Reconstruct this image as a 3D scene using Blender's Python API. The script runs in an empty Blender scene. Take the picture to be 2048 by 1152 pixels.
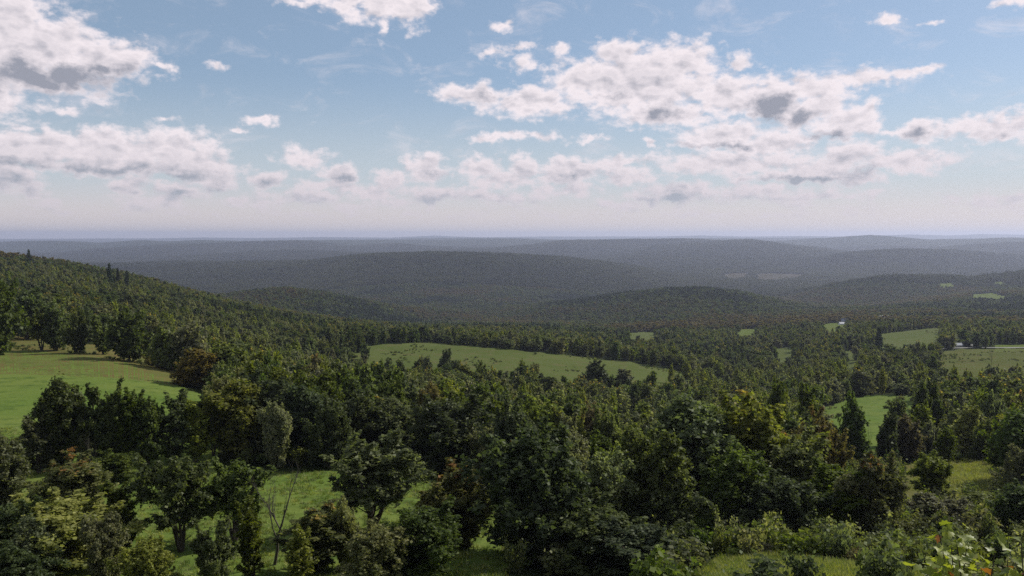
import bpy, math, random
import numpy as np
from mathutils import Vector, Matrix

random.seed(7)
RNG = np.random.default_rng(7)
sc = bpy.context.scene
COL = sc.collection
pi = math.pi
rad = math.radians

# ------------------------------------------------------------------ camera
W, H, F = 2048.0, 1152.0, 1607.0
HORIZON = 472.0
PITCH = math.atan((H / 2 - HORIZON) / F)
cam_d = bpy.data.cameras.new('camera')
cam = bpy.data.objects.new('camera', cam_d)
COL.objects.link(cam)
cam_d.sensor_width = 36.0
cam_d.lens = 36.0 * F / W
cam_d.clip_start = 0.1
cam_d.clip_end = 200000.0
cam.location = (0, 0, 0)
cam.rotation_euler = (pi / 2 - PITCH, 0, 0)
sc.camera = cam
CP, SP = math.cos(PITCH), math.sin(PITCH)


def pix_dir(px, py):
    a, b = (px - W / 2) / F, (H / 2 - py) / F
    return np.array([a, CP + b * SP, -SP + b * CP])


def project(x, y, z):
    fw = y * CP - z * SP
    up = y * SP + z * CP
    fw = np.maximum(fw, 1e-3)
    return W / 2 + F * x / fw, H / 2 - F * up / fw


# ------------------------------------------------------------------ sun, view
SUN_AZ, SUN_EL = rad(56), rad(38)
sd = bpy.data.lights.new('sun', 'SUN')
sd.energy = 5.0
sd.angle = rad(0.5)
sd.color = (1.0, 0.95, 0.86)
sun = bpy.data.objects.new('sun', sd)
COL.objects.link(sun)
SUN_DIR = Vector((math.sin(SUN_AZ) * math.cos(SUN_EL), math.cos(SUN_AZ) * math.cos(SUN_EL), math.sin(SUN_EL)))
sun.rotation_euler = SUN_DIR.to_track_quat('Z', 'Y').to_euler()
sc.view_settings.view_transform = 'Standard'
sc.view_settings.look = 'None'
sc.view_settings.exposure = 0.0
sc.view_settings.gamma = 1.0
sc.view_settings.use_curve_mapping = False
cy = sc.cycles
cy.max_bounces = 5
cy.diffuse_bounces = 3
cy.glossy_bounces = 2
cy.transmission_bounces = 3
cy.volume_bounces = 0
cy.transparent_max_bounces = 4
cy.use_denoising = False
cy.denoiser = 'OPENIMAGEDENOISE'
cy.denoising_input_passes = 'RGB_ALBEDO_NORMAL'
cy.denoising_prefilter = 'ACCURATE'
cy.caustics_reflective = False
cy.caustics_refractive = False
cy.sample_clamp_indirect = 4.0


# ------------------------------------------------------------------ node helper
class E:
    """a tiny expression helper over shader math nodes"""
    def __init__(self, nt, s): self.nt, self.s = nt, s
    def m(self, op, *a, clamp=False):
        n = self.nt.nodes.new('ShaderNodeMath'); n.operation = op; n.use_clamp = clamp
        for i, v in enumerate((self,) + a):
            if isinstance(v, E): self.nt.links.new(v.s, n.inputs[i])
            else: n.inputs[i].default_value = v
        return E(self.nt, n.outputs[0])
    def __add__(self, o): return self.m('ADD', o)
    def __sub__(self, o): return self.m('SUBTRACT', o)
    def __mul__(self, o): return self.m('MULTIPLY', o)
    __radd__ = __add__; __rmul__ = __mul__
    def __rsub__(self, o): return (self * -1.0).m('ADD', o)
    def max(self, o): return self.m('MAXIMUM', o)
    def min(self, o): return self.m('MINIMUM', o)
    def ss(self, a, b, lo=0.0, hi=1.0):
        n = self.nt.nodes.new('ShaderNodeMapRange'); n.interpolation_type = 'SMOOTHSTEP'
        self.nt.links.new(self.s, n.inputs[0])
        for i, v in enumerate((a, b, lo, hi)): n.inputs[i + 1].default_value = v
        return E(self.nt, n.outputs[0])


def combine(nt, x, y, z=0.0):
    n = nt.nodes.new('ShaderNodeCombineXYZ')
    for i, v in enumerate((x, y, z)):
        if isinstance(v, E): nt.links.new(v.s, n.inputs[i])
        else: n.inputs[i].default_value = v
    return n.outputs[0]


def noise(nt, vec, scale, detail=4.0, rough=0.55, out=0, dist=0.0):
    n = nt.nodes.new('ShaderNodeTexNoise')
    if vec is not None: nt.links.new(vec, n.inputs['Vector'])
    n.inputs['Scale'].default_value = scale
    n.inputs['Detail'].default_value = detail
    n.inputs['Roughness'].default_value = rough
    n.inputs['Distortion'].default_value = dist
    return E(nt, n.outputs[out])


def mixc(nt, f, a, b, mode='MIX'):
    n = nt.nodes.new('ShaderNodeMix'); n.data_type = 'RGBA'; n.blend_type = mode
    for s, v in ((n.inputs[0], f), (n.inputs[6], a), (n.inputs[7], b)):
        if isinstance(v, E): nt.links.new(v.s, s)
        elif isinstance(v, bpy.types.NodeSocket): nt.links.new(v, s)
        elif isinstance(v, tuple): s.default_value = tuple(v) + (1.0,)
        else: s.default_value = v
    return n.outputs[2]


def vmath(nt, op, a, b):
    n = nt.nodes.new('ShaderNodeVectorMath'); n.operation = op
    for s, v in ((n.inputs[0], a), (n.inputs[1], b)):
        if v is None: continue
        if isinstance(v, bpy.types.NodeSocket): nt.links.new(v, s)
        else: s.default_value = v
    return n


# ------------------------------------------------------------------ world: sky texture and clouds
SKY_STRENGTH = 0.10
wd = bpy.data.worlds.new('World'); sc.world = wd; wd.use_nodes = True
nt = wd.node_tree; nt.nodes.clear()
out = nt.nodes.new('ShaderNodeOutputWorld'); bg = nt.nodes.new('ShaderNodeBackground')
nt.links.new(bg.outputs[0], out.inputs[0])
bg.inputs[1].default_value = SKY_STRENGTH
sky = nt.nodes.new('ShaderNodeTexSky'); sky.sky_type = 'NISHITA'; sky.sun_disc = False
sky.sun_elevation = SUN_EL; sky.sun_rotation = SUN_AZ
sky.altitude = 500; sky.air_density = 1.0; sky.dust_density = 0.7; sky.ozone_density = 2.0
tc = nt.nodes.new('ShaderNodeTexCoord')
sep = nt.nodes.new('ShaderNodeSeparateXYZ'); nt.links.new(tc.outputs['Generated'], sep.inputs[0])
gx, gy, gz = (E(nt, sep.outputs[i]) for i in range(3))
hyp = (gx * gx + gy * gy).m('SQRT')
AZ = gx.m('ARCTAN2', gy) * 100.0            # hundredths of a radian
EL = gz.m('ARCTAN2', hyp) * 100.0
P = combine(nt, AZ, EL)


def sky_xy(px, py):
    d = pix_dir(px, py)
    return 100 * math.atan2(d[0], d[1]), 100 * math.atan2(d[2], math.hypot(d[0], d[1]))


# (px, py, half width, half height, strength) of every cumulus heap that can be told apart
CLOUDS = [
 (15,50,90,75,1.25),(95,95,120,58,1.25),(190,120,110,38,1.1),(60,150,150,42,1.2),(5,200,40,35,1),(262,112,55,26,1),(-60,100,150,110,1.3),(330,135,22,7,.55),
 (640,-8,100,18,.8),(745,0,110,42,1.0),(810,8,58,42,1.1),(762,50,16,26,.75),(590,2,60,10,.7),
 (950,190,95,22,1.0),(1060,205,110,30,1.1),(1200,160,120,52,1.15),(1285,165,160,72,1.3),(1240,110,55,32,1.1),(1360,130,90,50,1.15),(1450,185,85,48,1.1),(1330,228,110,30,1.15),(1475,125,34,18,.8),(1040,95,55,10,.6),
 (1540,200,66,48,1.25),(1590,235,60,34,1.1),(1610,180,100,30,1.0),(1690,162,90,20,.9),(1835,144,48,11,.8),(1760,160,40,10,.7),(1640,215,70,36,1.0),
 (1690,245,72,38,1.15),(1735,222,28,24,1.05),(1455,275,105,34,1.1),(1550,290,95,30,1.05),(1370,290,50,10,.8),
 (1470,325,190,26,1.05),(1640,335,110,28,1.05),(1695,318,66,34,1.1),(1800,322,100,24,1.0),(1590,352,140,16,1.0),(1720,362,55,16,.9),(1240,325,70,14,.8),
 (1845,264,56,22,1.1),(1990,256,84,28,1.15),(2060,250,60,30,1.1),(1780,270,30,8,.7),(1780,38,24,11,.8),(1862,46,16,4,.5),(2030,2,30,8,.6),
 (1000,52,26,12,.75),(1120,98,32,11,.65),(985,104,50,13,.7),(1055,130,34,18,.6),
 (1000,274,66,12,.9),(1085,272,42,12,.85),(1185,276,34,9,.6),(1293,287,13,9,.8),(430,135,24,9,.7),(520,239,32,12,.85),(476,255,22,6,.7),(134,215,30,9,.7),(326,241,18,5,.5),(30,250,28,7,.5),
 (60,298,120,36,1.2),(20,290,60,34,1.1),(225,300,120,40,1.2),(355,300,72,44,1.2),(410,335,62,36,1.1),(250,330,220,22,1.1),(30,355,46,32,1.1),(130,280,60,26,1.0),
 (605,315,52,24,.95),(535,360,54,20,1.0),(675,350,50,22,1.05),(655,368,60,16,.9),(255,368,44,22,.95),(350,385,70,20,.85),(430,362,60,20,.95),
 (850,338,48,32,1.1),(780,355,46,26,.95),(960,335,55,27,1.05),(1045,335,48,27,1.05),(1140,342,80,32,1.1),(1000,360,90,20,.95),
 (880,388,130,20,.9),(620,398,110,18,.85),(1345,385,120,28,.9),(1250,350,90,20,.85),(1520,385,120,20,.8),(1120,380,90,18,.8),(330,405,60,14,.75),(740,385,90,18,.85),(1640,390,120,14,.7),(1000,395,120,14,.7),
]
DARKS = [
 (95,155,170,30,1.1),(210,138,90,22,.8),(10,150,60,50,.7),(60,328,110,12,.9),(230,335,170,15,1.0),(370,352,90,14,.9),(30,368,40,20,.8),
 (1545,222,52,36,1.25),(1600,238,44,18,.9),(1665,270,60,14,1.0),(1330,222,55,26,.75),(1455,294,80,8,.9),(1600,358,130,9,.9),(1720,345,70,16,.8),
 (1845,272,44,12,.8),(975,196,60,16,.6),(1230,190,80,12,.5),(680,358,46,13,.8),(535,368,48,12,.6),(870,345,50,14,.6),(1145,352,60,16,.6),(1050,350,60,12,.5),
 (880,398,110,11,.8),(1340,398,110,16,.9),(1350,370,60,20,.5),(620,406,90,9,.6),(1520,398,100,9,.6),(255,375,36,14,.7),(350,392,60,14,.7),(1990,272,60,9,.6),(420,375,70,12,.6),(1000,403,100,8,.5)]

warp = vmath(nt, 'SUBTRACT', noise(nt, P, 0.33, 3, .6, 1).s, (0.5, 0.5, 0.5)).outputs[0]
warp = vmath(nt, 'MULTIPLY', warp, (4.6, 2.8, 0.0)).outputs[0]
PW = vmath(nt, 'ADD', P, warp).outputs[0]


def blobs(lst, P):
    acc = None
    for (px, py, rx, ry, s) in lst:
        cx, cy_ = sky_xy(px, py)
        v = vmath(nt, 'SUBTRACT', P, (cx, cy_, 0)).outputs[0]
        v = vmath(nt, 'MULTIPLY', v, (16.07 / (rx * 1.12), 16.07 / (ry * 1.15), 0)).outputs[0]
        l = E(nt, vmath(nt, 'LENGTH', v, None).outputs['Value'])
        f = l.m('MULTIPLY_ADD', -s, s)
        acc = f if acc is None else acc.max(f)
    return acc


PS = vmath(nt, 'MULTIPLY', P, (1.0, 1.55, 0.0)).outputs[0]
fb = noise(nt, PS, 0.42, 9, .60)
fl = noise(nt, PS, 0.42, 4, .5)
fbo = noise(nt, vmath(nt, 'ADD', PS, (0.45, 1.0, 0)).outputs[0], 0.42, 4, .5)
cov = blobs(CLOUDS, PW)
# far small cumulus near the horizon, everywhere round the sky
PH = vmath(nt, 'MULTIPLY', P, (1.0, 2.6, 0.0)).outputs[0]
band = EL.ss(0.5, 2.5) * EL.ss(8.5, 4.0)
hz = noise(nt, PH, 0.16, 6, .6)
cov = cov.max((hz - 0.45) * 2.6 - (1.0 - band) * 3.0)
# other clouds outside the picture
side = AZ.m('ABSOLUTE').ss(66, 80) * EL.ss(3, 12)
cov = cov.max((noise(nt, PS, 0.045, 3, .5) - 0.47) * 4.0 - (1.0 - side) * 5.0)
dens = cov + (fb - 0.5) * 2.1
alpha = dens.ss(-0.08, 0.62)
thick = dens.ss(0.25, 1.25)
relief = (fbo - fl) * 3.0
dark = blobs(DARKS, PW).max(0.0)
shade = ((dark + (fb - 0.5) * 1.9 * dark.ss(0.0, .3)).ss(0.0, 1.25) * 1.0 + thick * (0.16 + fb * 0.25) + relief.max(-0.15) * 0.7 + (fb - 0.5) * 0.35).m('MULTIPLY', 1.0, clamp=True)
nearh = EL.ss(13.0, 2.0)
K = 1.0 / SKY_STRENGTH


def kc(r, g, b): return (r * K, g * K, b * K)


bright = mixc(nt, nearh, kc(.93, .85, .885), kc(.72, .655, .69))
grey = mixc(nt, nearh, kc(.33, .345, .41), kc(.42, .45, .51))
cl = mixc(nt, shade, bright, grey)
skyc = mixc(nt, 1.0, sky.outputs[0], (0.94, 0.93, 0.98), 'MULTIPLY')
skyc = mixc(nt, 0.42, skyc, kc(.36, .49, .61))
low = EL.ss(20.0, 2.0)
lowc = mixc(nt, EL.ss(1.5, 7.5), kc(.77, .68, .66), kc(.60, .65, .69))
skyc = mixc(nt, low * 0.85, skyc, lowc)
wisp = noise(nt, vmath(nt, 'MULTIPLY', P, (0.8, 1.9, 0.0)).outputs[0], 0.16, 9, .66, 0, .6).ss(.50, .78) * EL.ss(1.5, 7.0) * 0.42
alpha = alpha.max(wisp)
full = mixc(nt, alpha * EL.ss(0.4, 5.0, 0.35, 1.0), skyc, cl)
nt.links.new(full, bg.inputs[0])


# ------------------------------------------------------------------ numpy noise
def _hash(i, j, s):
    h = (i.astype(np.int64) * 374761393 + j.astype(np.int64) * 668265263 + s * 974634777) & 0x7fffffff
    h = (h ^ (h >> 13)) * 1274126177 & 0x7fffffff
    return ((h ^ (h >> 16)) & 0xffff) / 65535.0


def vnoise(x, y, s=0):
    x, y = np.asarray(x, float), np.asarray(y, float)
    i, j = np.floor(x), np.floor(y)
    fx, fy = x - i, y - j
    fx, fy = fx * fx * (3 - 2 * fx), fy * fy * (3 - 2 * fy)
    a, b, c, d = _hash(i, j, s), _hash(i + 1, j, s), _hash(i, j + 1, s), _hash(i + 1, j + 1, s)
    return (a + (b - a) * fx) * (1 - fy) + (c + (d - c) * fx) * fy


def fbm(x, y, s=0, o=4):
    t, a, n = 0, 1.0, 0
    for k in range(o):
        t = t + a * vnoise(x * 2 ** k, y * 2 ** k, s + k * 17); n += a; a *= .5
    return t / n - .5


def hermite(xk, yk, x):
    xk, yk = np.asarray(xk, float), np.asarray(yk, float)
    h = np.diff(xk); d = np.diff(yk, axis=0) / (h if yk.ndim == 1 else h[:, None])
    m = np.zeros_like(yk)
    m[0], m[-1] = d[0], d[-1]
    w1 = h[:-1] / (h[:-1] + h[1:])
    if yk.ndim > 1: w1 = w1[:, None]
    m[1:-1] = d[:-1] * (1 - w1) + d[1:] * w1
    x = np.clip(x, xk[0], xk[-1])
    k = np.clip(np.searchsorted(xk, x) - 1, 0, len(xk) - 2)
    t = (x - xk[k]) / h[k]; hh = h[k]
    if yk.ndim > 1: t, hh = t[:, None], hh[:, None]
    return ((2 * t ** 3 - 3 * t ** 2 + 1) * yk[k] + (t ** 3 - 2 * t ** 2 + t) * hh * m[k] + (-2 * t ** 3 + 3 * t ** 2) * yk[k + 1] + (t ** 3 - t ** 2) * hh * m[k + 1])


# ------------------------------------------------------------------ terrain
TD = [1, 3, 15, 30, 60, 80, 100, 130, 180, 250, 350, 450, 560, 700, 900, 1100, 1500, 2000, 2500, 3500, 6000, 10000, 20000, 36000]
TX = [-500, 0, 250, 500, 750, 1000, 1250, 1500, 1750, 2048, 2500]
far = [-255, -260, -210, -140, -60]
TZ = {
 -500: [-1.7, -3, -9, -15, -27, -29.5, -31, -32.5, -34, -36, -38, -40, -40, -37, -33, -27, -60, -120, -170] + far,
 0:    [-1.7, -3, -9, -15, -27, -29.5, -31, -32.5, -34.5, -36.5, -39, -40.5, -41, -39, -36, -31, -60, -120, -170] + far,
 250:  [-1.7, -3, -9, -15, -27, -29.5, -31, -33, -35.5, -38.5, -45, -49, -52, -54, -54.5, -60, -100, -150, -180] + far,
 500:  [-1.7, -3, -9, -15, -27, -29.5, -31.5, -34, -38, -48, -60, -68, -74, -79, -88, -103, -145, -190, -225] + far,
 750:  [-1.7, -3, -9, -15, -27, -30, -32, -35, -41, -54, -70, -77, -76, -90, -110, -128, -170, -214, -238] + far,
 1000: [-1.7, -3, -9, -15, -27, -31, -34, -38, -45, -58, -70, -78, -79, -95, -115, -133, -172, -216, -240] + far,
 1250: [-1.7, -3, -9, -15, -27, -32, -36, -41, -50, -62, -75, -84, -87, -103, -121, -137, -170, -210, -238] + far,
 1500: [-1.7, -3, -9, -15, -25.2, -31, -36, -42, -51, -62, -77, -90, -100, -110, -122, -134, -160, -192, -225] + far,
 1750: [-1.7, -3, -9, -15, -25.2, -31, -36, -42, -50, -60, -72, -82, -91, -99, -110, -124, -152, -182, -218] + far,
 2048: [-1.7, -3, -9, -15, -27, -31, -35, -40, -49, -58, -69, -77, -84, -94, -106, -120, -148, -160, -170] + far,
 2500: [-1.7, -3, -9, -15, -27, -31, -35, -40, -49, -58, -69, -77, -84, -94, -106, -120, -148, -160, -170] + far}
tab = np.array([TZ[x] for x in TX], float)                       # px by d
LD = np.arange(0, math.log(36000), .02)
PXL = np.arange(-500, 2501, 10.0)
tab = hermite(np.log(TD), tab.T, LD)                             # ld by px
tab = hermite(TX, tab.T, PXL)                                    # px fine by ld

# crests: (distance, front width, back width, [(px, py of the tree tops)])
RIDGES = [
 (2000, 420, 350, [(430, 588), (480, 579), (570, 570), (650, 580), (720, 598), (800, 618), (860, 632)]),
 (2150, 520, 400, [(1000, 632), (1080, 618), (1150, 606), (1250, 589), (1330, 577), (1400, 573), (1480, 580), (1540, 592), (1600, 606), (1660, 622)]),
 (3100, 420, 500, [(1540, 606), (1620, 580), (1700, 563), (1780, 553), (1870, 555), (1950, 560), (2048, 548), (2300, 540)]),
 (4800, 1150, 900, [(60, 533), (150, 529), (250, 528), (400, 527), (520, 527), (620, 522), (700, 513), (780, 506), (860, 503), (940, 505), (1040, 511), (1120, 514), (1200, 524), (1270, 538), (1340, 552), (1410, 566), (1480, 580)]),
 (6900, 900, 800, [(1560, 530), (1640, 512), (1700, 503), (1800, 498), (1900, 501), (1980, 507), (2048, 512), (2300, 520)]),
 (7300, 900, 800, [(250, 530), (300, 523), (360, 516), (430, 509), (500, 505), (600, 503), (720, 505), (800, 512)]),
 (8400, 2200, 900, [(1180, 510), (1250, 500), (1330, 490), (1400, 484), (1450, 481), (1500, 480), (1540, 484), (1580, 490), (1640, 497), (1700, 504), (1760, 512)]),
 (9600, 1500, 900, [(860, 500), (940, 497), (1010, 495), (1080, 487), (1120, 481), (1200, 479), (1300, 478), (1400, 479), (1470, 484)]),
 (9900, 1300, 900, [(60, 506), (130, 504), (200, 497), (300, 492), (430, 487), (500, 484), (600, 482), (660, 487), (700, 492), (760, 489), (800, 488), (850, 493), (930, 496), (1000, 499)]),
 (8800, 900, 900, [(1850, 500), (1900, 494), (1960, 488), (2020, 486), (2100, 484), (2300, 486)]),
 (12500, 1500, 1500, [(-300, 484), (0, 484), (110, 481), (200, 485), (280, 480), (340, 483), (400, 480), (480, 483), (560, 480), (700, 480), (820, 481), (1000, 478), (1100, 480)]),
 (12000, 1500, 1500, [(1500, 485), (1600, 479), (1660, 475), (1700, 471), (1740, 470), (1800, 474), (1860, 479), (1940, 477), (2000, 475), (2048, 476), (2300, 480)]),
 (17000, 2000, 2000, [(600, 482), (750, 479), (850, 476), (950, 475), (1040, 476), (1120, 479), (1300, 478), (1450, 476), (1560, 476), (1640, 476), (1800, 480), (1900, 478), (2100, 479)]),
 (27000, 3000, 3000, [(-500, 480), (0, 480), (150, 478), (300, 477), (400, 475), (520, 476), (650, 474), (780, 475), (870, 471), (960, 475), (1100, 473), (1300, 473), (1400, 471), (1500, 473), (1600, 472), (1700, 473), (1820, 469), (1900, 471), (1960, 468), (2100, 470), (2500, 472)]),
]


def terrain_z(px, d, x, y):
    a = np.clip((px + 500) / 10.0, 0, len(PXL) - 1.001)
    b = np.clip(np.log(np.maximum(d, 1.0)) / .02, 0, len(LD) - 1.001)
    i, j = a.astype(int), b.astype(int); u, v = a - i, b - j
    base = (tab[i, j] * (1 - u) + tab[i + 1, j] * u) * (1 - v) + (tab[i, j + 1] * (1 - u) + tab[i + 1, j + 1] * u) * v
    add = np.zeros_like(base); gm = np.zeros_like(base)
    for (d0, wf, wb, pts) in RIDGES:
        pts = np.array(pts, float)
        yy = np.interp(px, pts[:, 0], pts[:, 1])
        cz = -(yy - HORIZON) / F * d0 - (10.0 if d0 < 11500 else 0)
        fade = np.clip(1 - np.maximum(pts[0, 0] - px, px - pts[-1, 0]) / 160.0, 0, 1); fade = fade * fade * (3 - 2 * fade)
        t = d - d0 * (1 + .05 * np.sin(px / 170.0 + d0))
        g = np.exp(-(t / np.where(t < 0, wf, wb)) ** 2)
        add = np.maximum(add, (cz - base) * g * fade)
        gm = np.maximum(gm, g * fade)
    z = base + add
    z = z + fbm(x / 55.0, y / 55.0, 3) * np.clip((d - 40) * .012, 0, 2.6)
    z = z + fbm(x / 420.0, y / 420.0, 9) * np.clip((d - 900) * .006, 0, 26) * np.clip(2.2 - d / 9000.0, .3, 1)
    z = z + fbm(x / 1100.0, y / 1500.0, 41, 3) * np.clip((d - 1800) * .03, 0, 75) * (1 - .85 * gm ** 2) * (gm > .02) * np.clip(gm * 6, 0, 1)
    return z


az_f = np.radians(np.linspace(-42, 42, 901))
az_side = np.radians(np.arange(48, 180, 6.0))
AZS = np.concatenate([-az_side[::-1], az_f, az_side])
RS = 1.5 * np.exp(np.arange(0, 866) * .01155)
A2, R2 = np.meshgrid(AZS, RS, indexing='ij')
Ac = np.clip(A2, -rad(42), rad(42))
GX, GY = np.sin(A2) * R2, np.cos(A2) * R2
GPX = 1024 + F * np.tan(Ac); GD = R2 * np.cos(Ac)
GZ = terrain_z(GPX, GD, GX, GY)
back = np.clip((np.abs(A2) - rad(60)) / rad(60), 0, 1)
GZ = GZ * (1 - back) + np.maximum(GZ, -1.7 - R2 * .02) * back
GZ = np.maximum(GZ, -320)


def ground(x, y):
    x, y = np.asarray(x, float), np.asarray(y, float)
    a, r = np.arctan2(x, y), np.maximum(np.hypot(x, y), 1.51)
    i = np.clip(np.searchsorted(AZS, a) - 1, 0, len(AZS) - 2)
    u = (a - AZS[i]) / (AZS[i + 1] - AZS[i])
    t = np.log(r / 1.5) / .01155; j = np.clip(t.astype(int), 0, len(RS) - 2)
    v = (r - RS[j]) / (RS[j + 1] - RS[j])
    u, v = np.clip(u, 0, 1), np.clip(v, 0, 1)
    return (GZ[i, j] * (1 - u) + GZ[i + 1, j] * u) * (1 - v) + (GZ[i, j + 1] * (1 - u) + GZ[i + 1, j + 1] * u) * v


def mesh_from(name, V, faces, mat=None, attrs=None, smooth=False):
    """faces: (n,4) or (n,3) int array, or a list of index tuples"""
    me = bpy.data.meshes.new(name)
    if isinstance(faces, np.ndarray):
        n, k = faces.shape
        me.vertices.add(len(V)); me.vertices.foreach_set('co', np.asarray(V, np.float32).ravel())
        me.loops.add(n * k); me.loops.foreach_set('vertex_index', faces.astype(np.int32).ravel())
        me.polygons.add(n); me.polygons.foreach_set('loop_start', np.arange(0, n * k, k, dtype=np.int32))
        me.update(calc_edges=True)
    else:
        me.from_pydata([tuple(v) for v in V], [], faces)
    for k2, arr in (attrs or {}).items():
        at = me.attributes.new(k2, 'FLOAT', 'FACE'); at.data.foreach_set('value', np.asarray(arr, np.float32))
    if mat: me.materials.append(mat)
    if smooth: me.polygons.foreach_set('use_smooth', np.ones(len(me.polygons), bool))
    me.validate()
    return me


def link(name, me, parent=None, **props):
    o = bpy.data.objects.new(name, me); COL.objects.link(o)
    if parent is not None: o.parent = parent
    for k, v in props.items(): o[k] = v
    return o


def new_mat(name):
    m = bpy.data.materials.new(name); m.use_nodes = True
    nt = m.node_tree; nt.nodes.clear()
    return m, nt, nt.nodes.new('ShaderNodeOutputMaterial')


def plain(name, col, rough=.7, bump=0.0, bscale=20, vary=.15, spec=.3):
    m, nt, o = new_mat(name)
    b = nt.nodes.new('ShaderNodeBsdfPrincipled'); nt.links.new(b.outputs[0], o.inputs[0])
    t = nt.nodes.new('ShaderNodeTexCoord')
    n = noise(nt, t.outputs['Object'], bscale, 4)
    c = mixc(nt, n, tuple(v * (1 - vary) for v in col), tuple(min(1, v * (1 + vary)) for v in col))
    nt.links.new(c, b.inputs['Base Color']); b.inputs['Roughness'].default_value = rough
    b.inputs['Specular IOR Level'].default_value = spec
    if bump:
        bp = nt.nodes.new('ShaderNodeBump'); bp.inputs['Strength'].default_value = bump
        nt.links.new(n.s, bp.inputs['Height']); nt.links.new(bp.outputs[0], b.inputs['Normal'])
    return m


def earth(name, c1, c2, c3, s_big, s_mid, s_fine, bump=.4, bdist=.3, streak=None):
    """ground cover: three colours mixed at three scales"""
    m, nt, o = new_mat(name)
    b = nt.nodes.new('ShaderNodeBsdfPrincipled'); nt.links.new(b.outputs[0], o.inputs[0])
    b.inputs['Roughness'].default_value = 1.0; b.inputs['Specular IOR Level'].default_value = .02
    t = nt.nodes.new('ShaderNodeTexCoord'); v = t.outputs['Object']
    if streak: v = vmath(nt, 'MULTIPLY', v, streak).outputs[0]
    n1 = noise(nt, v, 1 / s_big, 4, .6); n2 = noise(nt, v, 1 / s_mid, 5, .65); n3 = noise(nt, v, 1 / s_fine, 3, .7)
    c = mixc(nt, n1.ss(.35, .65), c1, c2)
    c = mixc(nt, n2.ss(.48, .72), c, c3)
    c = mixc(nt, n3.ss(.3, .75, 0, .55), c, mixc(nt, .5, c, (c1[0] * .35, c1[1] * .35, c1[2] * .35)))
    nt.links.new(c, b.inputs['Base Color'])
    bp = nt.nodes.new('ShaderNodeBump'); bp.inputs['Strength'].default_value = bump; bp.inputs['Distance'].default_value = bdist
    nt.links.new((n2 + n3).s, bp.inputs['Height']); nt.links.new(bp.outputs[0], b.inputs['Normal'])
    return m


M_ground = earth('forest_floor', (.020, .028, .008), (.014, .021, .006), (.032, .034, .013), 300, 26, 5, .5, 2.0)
ni, nj = A2.shape
idx = np.arange(ni * nj).reshape(ni, nj)
F4 = np.stack([idx[:-1, :-1], idx[1:, :-1], idx[1:, 1:], idx[:-1, 1:]], -1).reshape(-1, 4)
seam = np.stack([idx[-1, :-1], idx[0, :-1], idx[0, 1:], idx[-1, 1:]], -1).reshape(-1, 4)
Vt = np.stack([GX.ravel(), GY.ravel(), GZ.ravel()], -1)
Vt = np.vstack([Vt, [[0, 0, -1.72]]])
F4 = np.vstack([F4, seam])
ctr = len(Vt) - 1
nxt = np.roll(idx[:, 0], -1)
F4 = np.vstack([F4, np.stack([np.full(ni, ctr), nxt, idx[:, 0], idx[:, 0]], -1)[:0]])
me = mesh_from('terrain', Vt, F4[:, ::1], M_ground, smooth=True)
# close the small hole under the camera
terrain = link('terrain', me, kind='structure')
cap_me = mesh_from('hilltop', np.vstack([np.stack([GX[:, 0], GY[:, 0], GZ[:, 0]], -1), [[0, 0, -1.72]]]),
                   [(int(k), int((k + 1) % ni), ni) for k in range(ni)], M_ground)
link('hilltop_ground', cap_me, kind='structure')


# ------------------------------------------------------------------ fields
def inside(poly, x, y):
    poly = np.array(poly, float); x, y = np.asarray(x), np.asarray(y)
    c = np.zeros(x.shape, bool)
    for k in range(len(poly)):
        x1, y1 = poly[k - 1]; x2, y2 = poly[k]
        if y1 == y2: continue
        t = ((y1 > y) != (y2 > y)) & (x < (x2 - x1) * (y - y1) / (y2 - y1) + x1)
        c ^= t
    return c


def hit(px, py, dmax=30000, dmin=5):
    """where the sight line of a pixel of the photograph meets the ground"""
    dv = pix_dir(px, py); t = np.geomspace(dmin, dmax, 5000)
    x, y, z = dv[0] * t, dv[1] * t, dv[2] * t
    g = ground(x, y)
    k = np.argmax(z < g)
    if not (z < g)[k]: k = len(t) - 1
    return float(x[k]), float(y[k]), float(g[k])


G1 = earth('meadow_grass', (.096, .144, .028), (.122, .158, .036), (.056, .092, .020), 24, 4.2, .8, .6, .2)
G2 = earth('rough_pasture', (.086, .106, .030), (.072, .094, .024), (.106, .098, .042), 40, 8, 1.4, .5, .3)
G3 = earth('dry_grass', (0.120, 0.112, 0.036), (0.088, 0.102, 0.028), (0.136, 0.072, 0.035), 16, 4, .7, .5, .2)
G4 = earth('lit_grass', (0.149, 0.165, 0.036), (0.121, 0.154, 0.032), (0.086, 0.116, 0.027), 7, 1.2, .25, .6, .12)
G5 = earth('stubble_field', (0.064, 0.053, 0.034), (0.056, 0.053, 0.029), (0.043, 0.036, 0.025), 120, 30, 6, .4, .5)
G7 = earth('weedy_pasture', (0.087, 0.099, 0.026), (0.069, 0.083, 0.019), (0.101, 0.079, 0.031), 30, 9, 2, .5, .3)
G6 = earth('far_pasture', (0.092, 0.125, 0.022), (0.104, 0.125, 0.030), (0.068, 0.087, 0.022), 60, 12, 3, .4, .5)

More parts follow.
